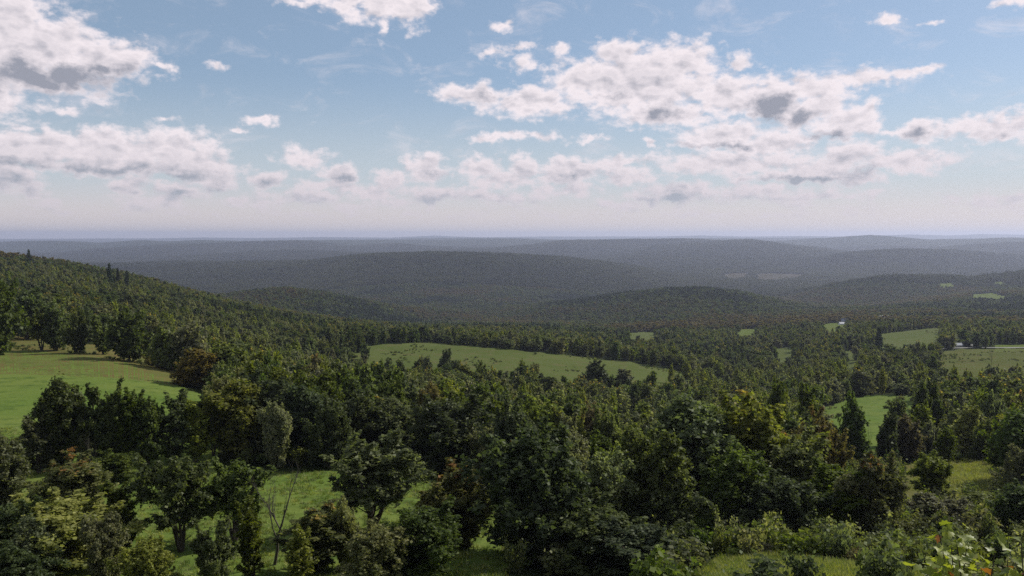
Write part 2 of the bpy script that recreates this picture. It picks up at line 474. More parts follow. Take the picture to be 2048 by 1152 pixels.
# (name, polygon in the photograph, material, distance range, cell, colour is dense enough to stop trees)
FIELDS = [
 ('meadow', [(-260, 703), (80, 703), (180, 712), (280, 730), (345, 765), (420, 800), (445, 850), (430, 945), (640, 945), (830, 955), (960, 985), (1000, 1010), (1012, 1080), (1010, 1260), (-300, 1260)], G1, (52, 300), .7),
 ('rough_strip', [(-260, 655), (0, 662), (60, 668), (160, 688), (300, 690), (335, 725), (380, 790), (420, 800), (345, 765), (280, 730), (180, 712), (80, 703), (-260, 703)], G3, (200, 420), 1.0),
 ('hill_pasture', [(690, 697), (780, 688), (860, 686), (950, 694), (1050, 703), (1150, 712), (1250, 724), (1330, 738), (1400, 755), (1390, 758), (1330, 752), (1240, 748), (1130, 745), (1040, 738), (960, 738), (890, 726), (800, 714), (740, 708)], G2, (330, 700), 1.6),
 ('near_grass', [(1370, 1260), (1400, 1152), (1440, 1122), (1550, 1112), (1680, 1128), (1790, 1142), (1860, 1160), (1900, 1260)], G4, (48, 72), .4),
 ('dry_meadow', [(1800, 922), (1900, 915), (2000, 920), (2030, 1000), (1990, 1040), (1900, 1010), (1820, 980)], G3, (110, 200), .8),
 ('valley_meadow', [(1630, 822), (1700, 797), (1760, 790), (1840, 790), (1840, 806), (1780, 830), (1820, 860), (1800, 900), (1700, 900), (1640, 870)], G1, (170, 420), 1.2),
 ('valley_pasture', [(1872, 706), (1920, 698), (2120, 697), (2120, 738), (1980, 740), (1885, 732)], G7, (370, 900), 2.2),
 ('slope_pasture', [(1750, 670), (1885, 655), (1876, 672), (1836, 688), (1800, 698), (1772, 694)], G2, (600, 1200), 2.5),
 ('small_field', [(1464, 664), (1480, 660), (1518, 657), (1512, 663), (1490, 667)], G6, (800, 1700), 4),
 ('farm_lawn', [(1640, 651), (1660, 647), (1697, 648), (1692, 658), (1676, 662), (1655, 659)], G6, (900, 1900), 4),
 ('ridge_clearing', [(1442, 550), (1462, 547), (1498, 547), (1494, 556), (1450, 558)], G5, (4200, 7000), 22),
 ('ridge_stubble', [(1508, 549), (1540, 547), (1585, 548), (1612, 549), (1596, 556), (1560, 560), (1512, 560)], G5, (4200, 7000), 22),
 ('hilltop_field', [(1872, 567), (1915, 565), (1912, 570), (1878, 572)], G6, (2300, 3400), 12),
 ('ridgetop_field', [(1976, 564), (2020, 563), (2012, 568), (1980, 569)], G6, (2300, 3400), 12),
 ('hillside_field', [(1938, 590), (1970, 588), (1985, 586), (2018, 594), (1990, 596), (1950, 594)], G6, (1900, 3000), 12),
 ('wood_glade', [(1240, 838), (1330, 834), (1335, 850), (1250, 852)], G4, (170, 320), 1.2),
 ('brushy_glade', [(1690, 703), (1718, 703), (1716, 722), (1692, 722)], G2, (450, 800), 2.5),
 ('valley_clearing', [(1398, 764), (1440, 761), (1484, 766), (1470, 771), (1410, 770)], G2, (300, 600), 2),
 ('brushy_clearing', [(1530, 700), (1575, 696), (1600, 700), (1580, 706), (1540, 706)], G2, (400, 900), 2.5),
 ('hedged_pasture', [(1240, 668), (1290, 664), (1330, 668), (1300, 673), (1250, 673)], G2, (700, 1500), 3),
 ('meadow_verge', [(1985, 690), (2120, 690), (2120, 697), (1985, 697)], G6, (600, 900), 3),
]


def field_obj(name, poly, mat, dr, cell):
    pxs = [p[0] for p in poly]
    u0, u1 = (min(pxs) - 1024) / F * 1.03, (max(pxs) - 1024) / F * 1.03
    if u0 > 0: u0 *= .95
    if u1 < 0: u1 *= .95
    step = cell / ((dr[0] + dr[1]) / 2)
    us = np.arange(u0 - .02, u1 + .02, step); ds = np.exp(np.arange(math.log(dr[0]), math.log(dr[1]), step * 1.5))
    U, D = np.meshgrid(us, ds, indexing='ij')
    X, Y = U * D, D; Z = ground(X, Y)
    q = max(6.0, dr[0] / 28)
    jx, jy = fbm(X / q, Y / q, 5) * 60, fbm(X / q, Y / q, 8) * 22
    k = min(1.0, (70.0 / dr[0]) ** .55) * .6
    px, py = project(X, Y, Z)
    m = inside(poly, px + jx * k, py + jy * k)
    for hh in (3.0, 6.0, 9.0, 12.0):
        px, py = project(X, Y, Z + hh); m |= inside(poly, px + jx * k, py + jy * k)
    I = np.arange(U.size).reshape(U.shape)
    ok = m[:-1, :-1] & m[1:, :-1] & m[1:, 1:] & m[:-1, 1:]
    f = np.stack([I[:-1, :-1], I[1:, :-1], I[1:, 1:], I[:-1, 1:]], -1)[ok]
    if len(f) == 0:
        print('EMPTY FIELD', name); return
    used, inv = np.unique(f, return_inverse=True)
    V = np.stack([X.ravel(), Y.ravel(), (Z + .05 + D * .0006).ravel()], -1)[used]
    return link(name, mesh_from(name, V, inv.reshape(-1, 4), mat, smooth=True), kind='structure')


for fdef in FIELDS: field_obj(*fdef)


def in_field(x, y, z, h):
    r = np.zeros(np.shape(x), bool); d = np.asarray(y)
    for (n, poly, m, dr, c) in FIELDS:
        near = (d > dr[0]) & (d < dr[1])
        for t in (0.0, .35, .7, .95):
            px, py = project(x, y, z + h * t)
            r |= near & inside(poly, px, py)
    return r


# ------------------------------------------------------------------ foliage materials
def leaf_mat(name, dark, light, autumn=None, amount=0.0, trans=.5, vary=.5):
    m, nt, o = new_mat(name)
    at = lambda n: E(nt, _attr(nt, n))
    t, c, h = at('tint'), at('clump'), at('height')
    oi = nt.nodes.new('ShaderNodeObjectInfo'); r = E(nt, oi.outputs['Random'])
    g = (t * .5 + c * .5).m('POWER', 1.5)
    col = mixc(nt, g, dark, light)
    col = mixc(nt, 1.0, col, (1.26, 1.20, .80), 'MULTIPLY')
    hs = nt.nodes.new('ShaderNodeHueSaturation'); nt.links.new(col, hs.inputs['Color'])
    nt.links.new((r * .035 + .486).s, hs.inputs['Hue'])
    nt.links.new(((r * 7.13).m('FRACT') * .5 + .62).s, hs.inputs['Saturation'])
    nt.links.new(((r * 3.7).m('FRACT') * vary + (1.12 - vary / 2)).s, hs.inputs['Value'])
    col = hs.outputs[0]
    if autumn:
        k = (c * .5 + h * 1.0 + t * .25).ss(1.46 - amount, 1.66 - amount)
        col = mixc(nt, k, col, mixc(nt, t, autumn, tuple(v * 1.6 for v in autumn)))
    d = nt.nodes.new('ShaderNodeBsdfDiffuse'); tr = nt.nodes.new('ShaderNodeBsdfTranslucent')
    gl = nt.nodes.new('ShaderNodeBsdfGlossy'); gl.inputs['Roughness'].default_value = .55
    gl.inputs['Color'].default_value = (.75, .8, .7, 1)
    nt.links.new(col, d.inputs[0])
    nt.links.new(mixc(nt, 1.0, col, (1.35, 1.45, .7), 'MULTIPLY'), tr.inputs[0])
    a = nt.nodes.new('ShaderNodeMixShader'); a.inputs[0].default_value = trans
    nt.links.new(d.outputs[0], a.inputs[1]); nt.links.new(tr.outputs[0], a.inputs[2])
    b = nt.nodes.new('ShaderNodeMixShader'); b.inputs[0].default_value = .018
    nt.links.new(a.outputs[0], b.inputs[1]); nt.links.new(gl.outputs[0], b.inputs[2])
    nt.links.new(b.outputs[0], o.inputs[0])
    return m


def _attr(nt, n):
    a = nt.nodes.new('ShaderNodeAttribute'); a.attribute_name = n
    return a.outputs['Fac']


OR = (.15, .075, .022)
L_green = leaf_mat('leaves_green', (0.041, 0.055, 0.017), (0.137, 0.163, 0.044))
L_dark = leaf_mat('leaves_dark_green', (0.025, 0.038, 0.014), (0.088, 0.112, 0.034))
L_lime = leaf_mat('leaves_yellow_green', (0.073, 0.091, 0.024), (0.215, 0.227, 0.058), trans=.42)
L_gold = leaf_mat('leaves_turning_gold', (0.050, 0.062, 0.018), (0.156, 0.159, 0.042), (0.221, 0.156, 0.034), .06)
L_orange = leaf_mat('leaves_orange_topped', (0.048, 0.059, 0.018), (0.150, 0.153, 0.044), OR, .17)
L_rust = leaf_mat('leaves_rusty', (0.069, 0.062, 0.025), (0.156, 0.127, 0.049), (0.208, 0.104, 0.039), .06)
L_grey = leaf_mat('leaves_greyish', (0.073, 0.084, 0.048), (0.208, 0.205, 0.125))
L_pine = leaf_mat('needles', (0.016, 0.026, 0.013), (0.036, 0.055, 0.023), trans=.1)
L_far = leaf_mat('leaves_far_wood', (0.023, 0.033, 0.012), (0.111, 0.127, 0.042), vary=.85)
L_far2 = leaf_mat('leaves_far_pale', (0.025, 0.030, 0.010), (0.104, 0.107, 0.037), vary=.6)
L_ridge = leaf_mat('leaves_ridge', (.006, .009, .004), (.034, .038, .014), vary=.8)
L_ridge2 = leaf_mat('leaves_ridge_pale', (.010, .013, .005), (.055, .056, .022), vary=.6)
L_farrust = leaf_mat('leaves_far_rusty', (0.052, 0.042, 0.021), (0.130, 0.094, 0.044), vary=.6)
M_bark = plain('bark', (.060, .050, .040), .95, .5, 9, .4, .1)
M_bare = plain('dead_bark', (.085, .076, .062), .95, .5, 9, .3, .1)


# ------------------------------------------------------------------ tree generator
def tube(pts, radii, n=6):
    pts = np.asarray(pts, float); k = len(pts)
    V = []
    for i in range(k):
        t = pts[min(i + 1, k - 1)] - pts[max(i - 1, 0)]; t = t / (np.linalg.norm(t) + 1e-9)
        a = np.cross(t, [0.3, 0.9, 0.1]); a /= np.linalg.norm(a) + 1e-9; b = np.cross(t, a)
        for j in range(n):
            w = 2 * pi * j / n; V.append(pts[i] + radii[i] * (math.cos(w) * a + math.sin(w) * b))
    Fc = [[i * n + j, i * n + (j + 1) % n, (i + 1) * n + (j + 1) % n, (i + 1) * n + j] for i in range(k - 1) for j in range(n)]
    return np.array(V), np.array(Fc)


class Wood:
    def __init__(s): s.V, s.F, s.n = [], [], 0
    def add(s, V, F): s.V.append(V); s.F.append(F + s.n); s.n += len(V)
    def mesh(s, name, mat): return mesh_from(name, np.vstack(s.V), np.vstack(s.F), mat, smooth=True)


def curve(rg, p0, direc, length, bend_up, n=5, wob=.12):
    p = [np.array(p0, float)]; d = np.array(direc, float)
    for i in range(n - 1):
        d = d + rg.normal(0, wob, 3) + np.array([0, 0, bend_up]); d /= np.linalg.norm(d)
        p.append(p[-1] + d * length / (n - 1))
    return p


def leaves(rg, centres, radii, n, size, up=.35, hmin=0, hmax=10, squash=.75):
    """n small leaf sprays over clump shells: returns verts, faces, attributes"""
    C = np.asarray(centres); R = np.asarray(radii)
    w = R ** 1.8; k = rg.choice(len(C), n, p=w / w.sum())
    dv = rg.normal(size=(n, 3)); dv[:, 2] += up * .6; dv /= np.linalg.norm(dv, axis=1)[:, None]
    rr = R[k] * np.abs(rg.normal(.62, .34, n)).clip(.05, 1.6)
    st = rg.uniform(.8, 1.9, len(C)) * squash / .75                 # every clump has its own stretch and lean
    ln = rg.normal(0, .35, (len(C), 2))
    q = dv * rr[:, None]; q[:, 2] *= st[k]
    q[:, :2] += ln[k] * q[:, 2:3]
    p = C[k] + q
    nn = rg.normal(size=(n, 3)) * .8 + dv * .7 + np.array([0, 0, .35]); nn /= np.linalg.norm(nn, axis=1)[:, None]
    a = np.cross(nn, rg.normal(size=(n, 3))); a /= np.linalg.norm(a, axis=1)[:, None] + 1e-9
    b = np.cross(nn, a)
    s = size * rg.uniform(.45, 1.45, n)
    a, b = a * s[:, None], b * (s * rg.uniform(.5, .85, n))[:, None]
    off = nn * (s * .18)[:, None]
    V = np.stack([p - a * .5, p + b * .5 + off * 0, p + a * .5 + off, p - b * .5], 1).reshape(-1, 3)
    Fq = np.arange(4 * n).reshape(n, 4)
    ct = rg.uniform(0, 1, len(C))
    return V, Fq, dict(tint=rg.uniform(0, 1, n), clump=ct[k], height=((p[:, 2] - hmin) / (hmax - hmin)).clip(0, 1))


def tree_data(seed, style, n_leaf, leaf, wood=True):
    """a ten metre tree: woody skeleton with clumps of leaf sprays at the ends of its twigs"""
    rg = np.random.default_rng(seed)
    Hh = 10.0; Wd = Wood(); C, R = [], []
    P_ = dict(round=(3.5, .07, 34, .9, .28), oval=(2.7, .05, 36, .93, .32), open=(3.7, .20, 26, .82, .30), slender=(2.0, .10, 26, .96, .4), broad=(4.2, .06, 36, .84, .22), ragged=(2.9, .05, 32, .9, .3))[style]
    Rm, h0, nl, topf, bu = P_
    stems = 1 if style in ('oval', 'slender', 'round') else (4 if style == 'open' else 2)
    trunks = []
    for s in range(stems):
        a = rg.uniform(0, 6.28)
        lean = rg.uniform(.16, .34) if stems > 1 else rg.uniform(0, .07)
        p = curve(rg, (0, 0, -.4), (math.cos(a) * lean, math.sin(a) * lean, 1), Hh * topf * rg.uniform(.85, 1), .10, 8, .045)
        r0 = .24 if stems == 1 else .16
        trunks.append(p)
        if wood: Wd.add(*tube(p, np.linspace(r0, .035, 8), 7))
    lob = rg.uniform(.62, 1.25, 9)
    lobz = rg.uniform(.75, 1.2, 6)
    for i in range(nl):
        tp = trunks[i % stems]
        t = h0 + (1 - h0) * ((i + rg.uniform(.1, .9)) / nl) * .98
        f = t * 7; k = min(int(f), 6); p0 = tp[k] * (1 - (f - k)) + tp[min(k + 1, 7)] * (f - k)
        a = i * 2.4 + rg.uniform(-.5, .5)
        q = (t - h0) / (1 - h0)
        env = min(1.0, (q + .16) ** .5 * 1.25) * max(.08, 1.04 - q) ** .55 * 1.12
        if style == 'open': env = min(1, q * 1.4 + .25) * max(.1, 1.05 - q) ** .4
        L = max(.6, Rm * env * lob[int((a % 6.28) / 6.28 * 9) % 9] * lobz[min(5, int(q * 6))] * rg.uniform(.7, 1.12))
        ele = .45 + .8 * t
        c = curve(rg, p0, (math.cos(a), math.sin(a), ele), L, bu * .35, 5)
        if wood: Wd.add(*tube(c, np.linspace(.075 * (1.25 - t), .015, 5), 5))
        cr = rg.uniform(.42, .78) * (.65 + .10 * L)
        C.append(c[-1]); R.append(cr * .9)
        if rg.uniform() < .5: C.append(c[-1] + np.array([rg.normal(0, .2), rg.normal(0, .2), rg.uniform(.4, .9)])); R.append(cr * .5)
        for m_ in (2, 3):
            if L > 1.2: C.append(c[m_] + rg.normal(0, .22, 3)); R.append(cr * rg.uniform(.7, 1.0))
        for q2 in range(5 if L > 1.6 else 3):
            kk = rg.integers(1, 4); a2 = a + rg.choice([-1, 1]) * rg.uniform(.4, 1.3)
            c2 = curve(rg, c[kk], (math.cos(a2), math.sin(a2), rg.uniform(-.1, 1.2)), L * rg.uniform(.3, .6), .1, 4)
            if wood: Wd.add(*tube(c2, np.linspace(.03, .008, 4), 3))
            C.append(c2[-1]); R.append(cr * rg.uniform(.5, .95))
    for tp in trunks: C.append(tp[-1] + [0, 0, .1]); R.append(rg.uniform(.45, .7))
    for q2 in range(26):                                             # shoots that break the outline
        b = np.array(C[rg.integers(len(C))]); o2 = np.array([b[0], b[1], max(0, b[2] - 4.5)]); o2 = o2 / (np.linalg.norm(o2) + .1)
        dd = o2 * .6 + np.array([rg.normal(0, .35), rg.normal(0, .35), 1.0]); dd /= np.linalg.norm(dd); L = rg.uniform(.8, 1.9)
        if wood: Wd.add(*tube([b, b + dd * L], [.02, .006], 3))
        for t2 in (.4, .7, 1.0): C.append(b + dd * L * t2); R.append(rg.uniform(.24, .42) * (1.2 - .5 * t2))
    C, R = np.array(C), np.array(R)
    if style == 'open':
        keep = C[:, 2] > 3.2; C, R = C[keep], R[keep] * .95
    if style == 'ragged': R = R * rg.uniform(.6, 1.25, len(R))
    if style == 'slender': R = R * .85
    V, Fq, A = leaves(rg, C, R, n_leaf, leaf, hmin=1.0, hmax=10.3)
    return Wd, V, Fq, A


def conifer_data(seed, n_leaf, leaf, wood=True):
    rg = np.random.default_rng(seed); Wd = Wood(); C, R = [], []
    if wood: Wd.add(*tube([(0, 0, -.4), (0.03, 0, 4), (0, .04, 8), (0, 0, 10)], [.2, .14, .06, .02], 7))
    for i in range(46):
        z = 1.6 + 8.2 * i / 46; a = i * 2.4 + rg.uniform(-.3, .3); L = (10.4 - z) * .24 * rg.uniform(.6, 1.15) + .15
        d = np.array([math.cos(a), math.sin(a), -.06]); p0 = np.array([0, 0, z])
        if wood: Wd.add(*tube([p0, p0 + d * L * .5, p0 + d * L], [.04, .025, .01], 4))
        for t in (.45, .8, 1.0): C.append(p0 + d * L * t); R.append(.24 + .16 * L * (1.1 - t * .5))
    V, Fq, A = leaves(rg, C, R, n_leaf, leaf, hmin=0, hmax=10, squash=.5)
    return Wd, V, Fq, A


def shrub_data(seed, n_leaf, leaf, wood=True):
    rg = np.random.default_rng(seed); Wd = Wood(); C, R = [], []
    for i in range(13):
        a = rg.uniform(0, 6.28); L = rg.uniform(1.2, 2.3)
        c = curve(rg, (rg.normal(0, .15), rg.normal(0, .15), -.1), (math.cos(a) * rg.uniform(.2, .9), math.sin(a) * rg.uniform(.2, .9), 1), L, .05, 5)
        if wood: Wd.add(*tube(c, np.linspace(.035, .008, 5), 4))
        C += [c[-1], c[3], c[2]]; R += [rg.uniform(.3, .5), rg.uniform(.3, .5), rg.uniform(.3, .45)]
    V, Fq, A = leaves(rg, C, R, n_leaf, leaf, hmin=0, hmax=2.4)
    return Wd, V, Fq, A


NEAR, MID, LOW = {}, {}, {}
for i, st in enumerate(['round', 'oval', 'open', 'slender', 'broad', 'ragged']):
    for v in range(2):
        big = st in ('open', 'slender')
        Wd, V, Fq, A = tree_data(100 + i * 7 + v, st, 21000 if st == 'open' else (12000 if st == 'slender' else 31000), .28)
        NEAR[st, v] = (Wd.mesh('trunk_' + st, M_bark), mesh_from('crown_' + st, V, Fq, L_green, A))
        Wd, V, Fq, A = tree_data(200 + i * 7 + v, st, 4500 if big else 8000, .46)
        MID[st, v] = (Wd.mesh('trunk_mid_' + st, M_bark), mesh_from('crown_mid_' + st, V, Fq, L_green, A))
Wd, V, Fq, A = conifer_data(5, 9000, .34)
NEAR['pine', 0] = MID['pine', 0] = (Wd.mesh('trunk_pine', M_bark), mesh_from('crown_pine', V, Fq, L_pine, A))
NEAR['pine', 1] = MID['pine', 1] = NEAR['pine', 0]
for v in range(3):
    Wd, V, Fq, A = shrub_data(60 + v, 4200, .16)
    NEAR['shrub', v] = (Wd.mesh('stem_shrub', M_bark), mesh_from('foliage_shrub', V, Fq, L_grey, A))


def combined(name, seed, style, n, s, mat, wood=True):
    Wd, V, Fq, A = (conifer_data(seed, n, s, wood) if style == 'pine' else tree_data(seed, style, n, s, wood))
    if wood and Wd.n:
        Vw, Fw = np.vstack(Wd.V), np.vstack(Wd.F)
        me = mesh_from(name, np.vstack([V, Vw]), np.vstack([Fq, Fw + len(V)]), mat, {k: np.concatenate([a, np.zeros(len(Fw))]) for k, a in A.items()})
        me.materials.append(M_bark)
        mi = np.zeros(len(me.polygons), np.int32); mi[len(Fq):] = 1; me.polygons.foreach_set('material_index', mi)
    else:
        me = mesh_from(name, V, Fq, mat, A)
    return me


# ------------------------------------------------------------------ placing
_dims = {}


def dims(me):
    if me.name not in _dims:
        c = np.empty(len(me.vertices) * 3, np.float32); me.vertices.foreach_get('co', c); c = c.reshape(-1, 3)
        r = np.hypot(c[:, 0], c[:, 1])
        _dims[me.name] = (2 * float(np.percentile(r, 97)), float(np.percentile(c[:, 2], 99.6)))
    return _dims[me.name]


def tree(name, px, top, d, wpx, style, mat, label, group=None, cat='tree', near=None, var=None, hlim=(3, 24), rg=random):
    x, y = (px - 1024) / F * d * 1.0, d
    for _ in range(3):                                   # settle the column exactly
        z = float(ground(x, y)); ppx, _p = project(x, y, z + 6); x += (px - ppx) / F * d
    dv = pix_dir(px, top); t = y / dv[1]; ztop = dv[2] * t
    h = ztop - z
    if not hlim[0] <= h <= hlim[1]:
        print('HEIGHT', name, px, top, d, round(h, 1)); h = min(max(h, hlim[0]), hlim[1])
    proto = (NEAR if (near if near is not None else d < 135) else MID)[style, var if var is not None else rg.randrange(2)]
    base_w, base_h = dims(proto[1])
    w = wpx / F * d / base_w
    return put(name, x, y, z, rg.uniform(0, 6.28), (w, w, h / base_h), proto, mat, label, group, cat, crown='foliage' if style == 'shrub' else 'crown', trunk='stem' if style == 'shrub' else 'trunk')


def put(name, x, y, z, rz, scl, proto, mat, label, group, cat, crown='crown', trunk='trunk'):
    r = bpy.data.objects.new(name, None); COL.objects.link(r)
    r.empty_display_size = .5
    r.location = (x, y, z - .05); r.rotation_euler = (0, 0, rz); r.scale = scl
    r['label'] = label; r['category'] = cat
    if group: r['group'] = group
    t = link(trunk, proto[0], r)
    c = link(crown, proto[1], r)
    if mat is not None:
        c.material_slots[0].link = 'OBJECT'; c.material_slots[0].material = mat
    PLACED.append((x, y, max(scl[0], .3) * 3.6))
    return r


